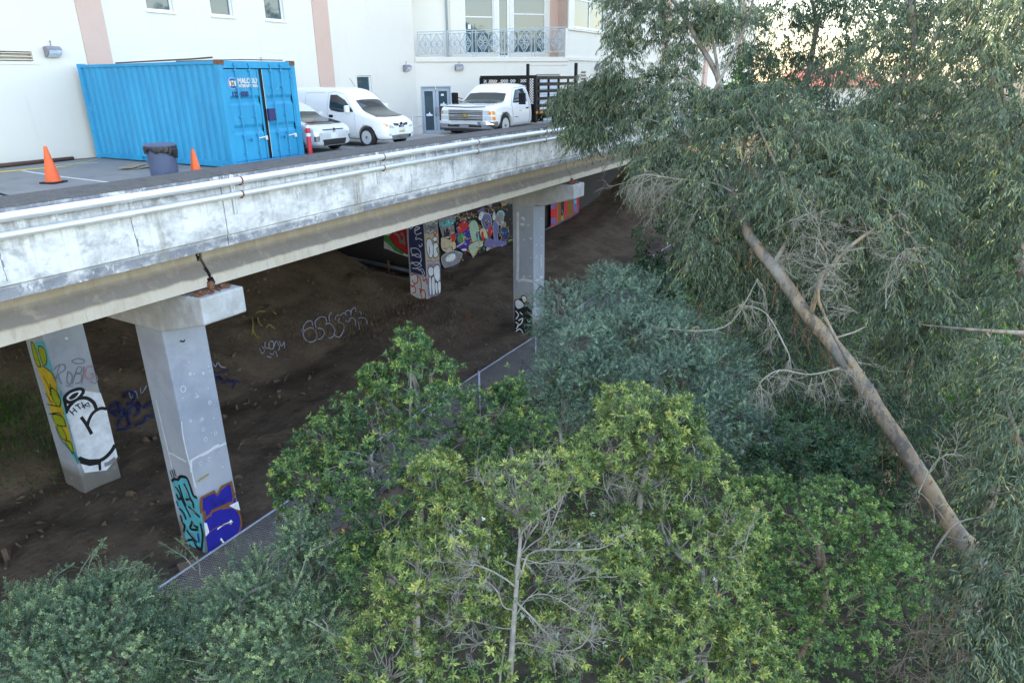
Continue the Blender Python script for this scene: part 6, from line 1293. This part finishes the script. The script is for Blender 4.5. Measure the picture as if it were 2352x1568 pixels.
gumtree('low gum foliage drooping at the lower right edge of the picture',[[(2420,1500,14),(2400,1250,13.8),(2350,1050,13.5),(2300,900,13.8)],[(2352,765,16),(2230,757,16.3),(2110,745,17.2)],[(2400,1250,13.8),(2300,1330,13)]],
  [px(2310,1060,14,60,70),px(2340,1000,13.5,70,80),px(2290,950,15,50,50),px(2310,1130,13.3,70,50),px(2340,900,14,70,60),px(2320,1330,12.5,80,70),px(2240,1400,12.2,90,70),px(2340,1450,12,80,80),px(2220,1500,11.8,80,60),px(2290,1540,11.6,100,60),px(2290,830,15,60,50),px(2350,1230,13,50,60)],7.5,mat_='leaf_gum',r=.12,L=.17,W=.024,ln=.65)
gumtree('small gum sapling screening the fence side bank behind the leaning trunk',[[(1960,1000,20),(1930,900,20),(1900,800,20),(1880,700,20)]],
  [px(1830,880,18.6,70,50),px(1780,800,19,60,50),px(1850,740,19.3,60,60),px(1800,680,19.5,60,50),px(1900,950,18,60,50),px(1990,930,18.3,60,50),px(2080,980,17.8,70,50)],7,r=.07,L=.18,W=.026,ln=.7)
# round trees beyond, ivy bank, undergrowth
Rc=[px(1740,190,44,70,60),px(1690,230,44,50,50),px(1800,240,43,80,50),px(1760,290,42,90,50),px(1640,300,44,60,50)]
tree('broadleaf_tree','bright broad leaved tree beyond the end of the building behind the gum branches','tree',Rc,at(1740,420,44),rosettes,'leaf_ivy','bark_brown',5,tr=.2,kw=dict(L=.34,W=.13,n=7),nshoot=2)
for i,(lab,cl) in enumerate((('broad leaved tree on the far bank right of the forked gum trunk',[px(1980,330,40,130,90),px(2120,250,40,120,90),px(2060,420,38,120,80),px(1900,330,40,100,60)]),
   ('broad leaved tree at the far right behind the slanting gum trunk',[px(2280,330,36,110,90),px(2250,180,38,120,90),px(2330,480,34,90,90),px(2200,480,36,80,70),px(2340,60,38,110,90),px(2180,40,40,120,80),px(2020,80,42,110,80)]),
   ('ivy covered tree below the right hand gums',[px(2290,640,30,90,90),px(2200,760,28,100,80),px(2320,820,26,90,80),px(2240,900,25,80,70),px(2340,1000,24,70,90),px(2120,820,28,80,80)]))):
    tree('broadleaf_tree',lab,'tree',cl,at(2200+i*30,1000,36-4*i),rosettes,('leaf_dark','leaf_dark','leaf_ivy')[i],'bark_brown',(5,5,8)[i],tr=.2,kw=dict(L=(.34,.34,.2)[i],W=(.13,.13,.10)[i],n=7),nshoot=3)
# undergrowth covering the bank (ground cover nobody could count)
lf=Leaves(); N=26000
X=RNG.uniform(2,62,N); Y=RNG.uniform(-14,12.0,N); K=[i for i in range(N) if True]
Z=np.array([ground(x,y) for x,y in zip(X,Y)]); hgt=np.array([.25+.5*max(0,noise.noise(Vector((x*.35,y*.35,7)))+.35) for x,y in zip(X,Y)])
P=np.stack([X,Y,Z+hgt*RNG.random(N)],1); D=rdir(N,.7); rosettes(lf,P,D,L=.16,W=.075,n=5,young=1)
u=lf.build('undergrowth','leaf_bright'); tag(u,'low green undergrowth covering the creek bank below the trees','undergrowth',kind='stuff')
# weeds and dry grass on the dirt under the deck
lf=Leaves(); N=2600; c=gpt(40,965); P=c+RNG.normal(0,1,(N,3))*[1.0,1.5,0]; P[:,2]=[ground(x,y) for x,y in P[:,:2]]; D=nrm(rdir(N)*.5+[0,0,1]); S=perp(D); lf.add(P,D,S,RNG.uniform(.08,.25,N),np.full(N,.03),RNG.uniform(.1,.6,N))
tag(lf.build('weeds','leaf_ivy'),'green weeds growing on the shaded dirt at the left edge','weeds',kind='stuff')
MT['straw']=leafmat('dry_grass',[(0,(.10,.07,.04)),(1,(.26,.19,.11))],rough=.8)
lf=Leaves(); PP=[]
for (x,y,sx,sy,n) in ((800,770,60,14,500),(730,790,60,12,400),(860,720,60,30,500),(960,740,60,25,300),(1050,790,30,20,120)):
    for k in range(n): PP.append(gpt((x+RNG.normal(0,sx)),(y+RNG.normal(0,sy))-20))
P=np.array(PP); N=len(P); D=nrm(rdir(N)*.8+[0,-.2,1]); lf.add(P,D,perp(D),RNG.uniform(.1,.4,N),np.full(N,.014),RNG.random(N)); tag(lf.build('dry_grass','straw'),'dry straw coloured grass on the dirt bank beside the rear column','dry grass',kind='stuff')
# dry brush heap
t=MB()
for k in range(26): deadtwigs(t,at(RNG.uniform(2040,2200),RNG.uniform(1440,1560),11.5),rdir(1,.4)[0],.5,.010,2,spread=.6,kids=3)
tag(t.build('brush_pile','bark_brown',fix=False),'brown dry brush heap at the bottom right below the drooping gum','brush')
# stones on the dirt
m=MB()
for k in range(1500):
    x=RNG.uniform(2,32); y=RNG.uniform(12.9,30); s=RNG.uniform(.01,.05)*(1.6 if RNG.random()<.06 else 1); z=ground(x,y); m.obox((x,y,z+s*.3),RNG.normal(0,s,3),RNG.normal(0,s,3),RNG.normal(0,s*.6,3))
tag(m.build('stones','dirt'),'small loose stones scattered on the packed dirt under the deck','stones',kind='stuff')
lf=Leaves(); N=9000; X=RNG.uniform(2,40,N); Y=12.4+17*RNG.random(N)**1.7; P=np.stack([X,Y,np.array([ground(x,y)+.008 for x,y in zip(X,Y)])],1); D=nrm(rdir(N)*[1,1,.25]); lf.add(P,D,nrm(np.cross(D,[0,0,1.])+rdir(N)*.2),RNG.uniform(.04,.12,N),RNG.uniform(.015,.035,N),RNG.random(N))
MT['litter_leaf']=leafmat('dead_leaf',[(0,(.06,.04,.025)),(.6,(.14,.10,.06)),(1,(.26,.20,.13))],rough=.8,gain=1.)
tag(lf.build('leaf_litter','litter_leaf'),'scattered dead brown leaves on the packed dirt below the deck','leaf litter',kind='stuff')
m=MB(); c=gpt(1075,735); m.obox(c+[0,0,.1],(.3,.1,.05),(-.03,.1,0),(0,0,.03)); tag(m.build('orange_scrap','rust'),'rusty orange scrap lying on the dirt between the two piers','scrap')
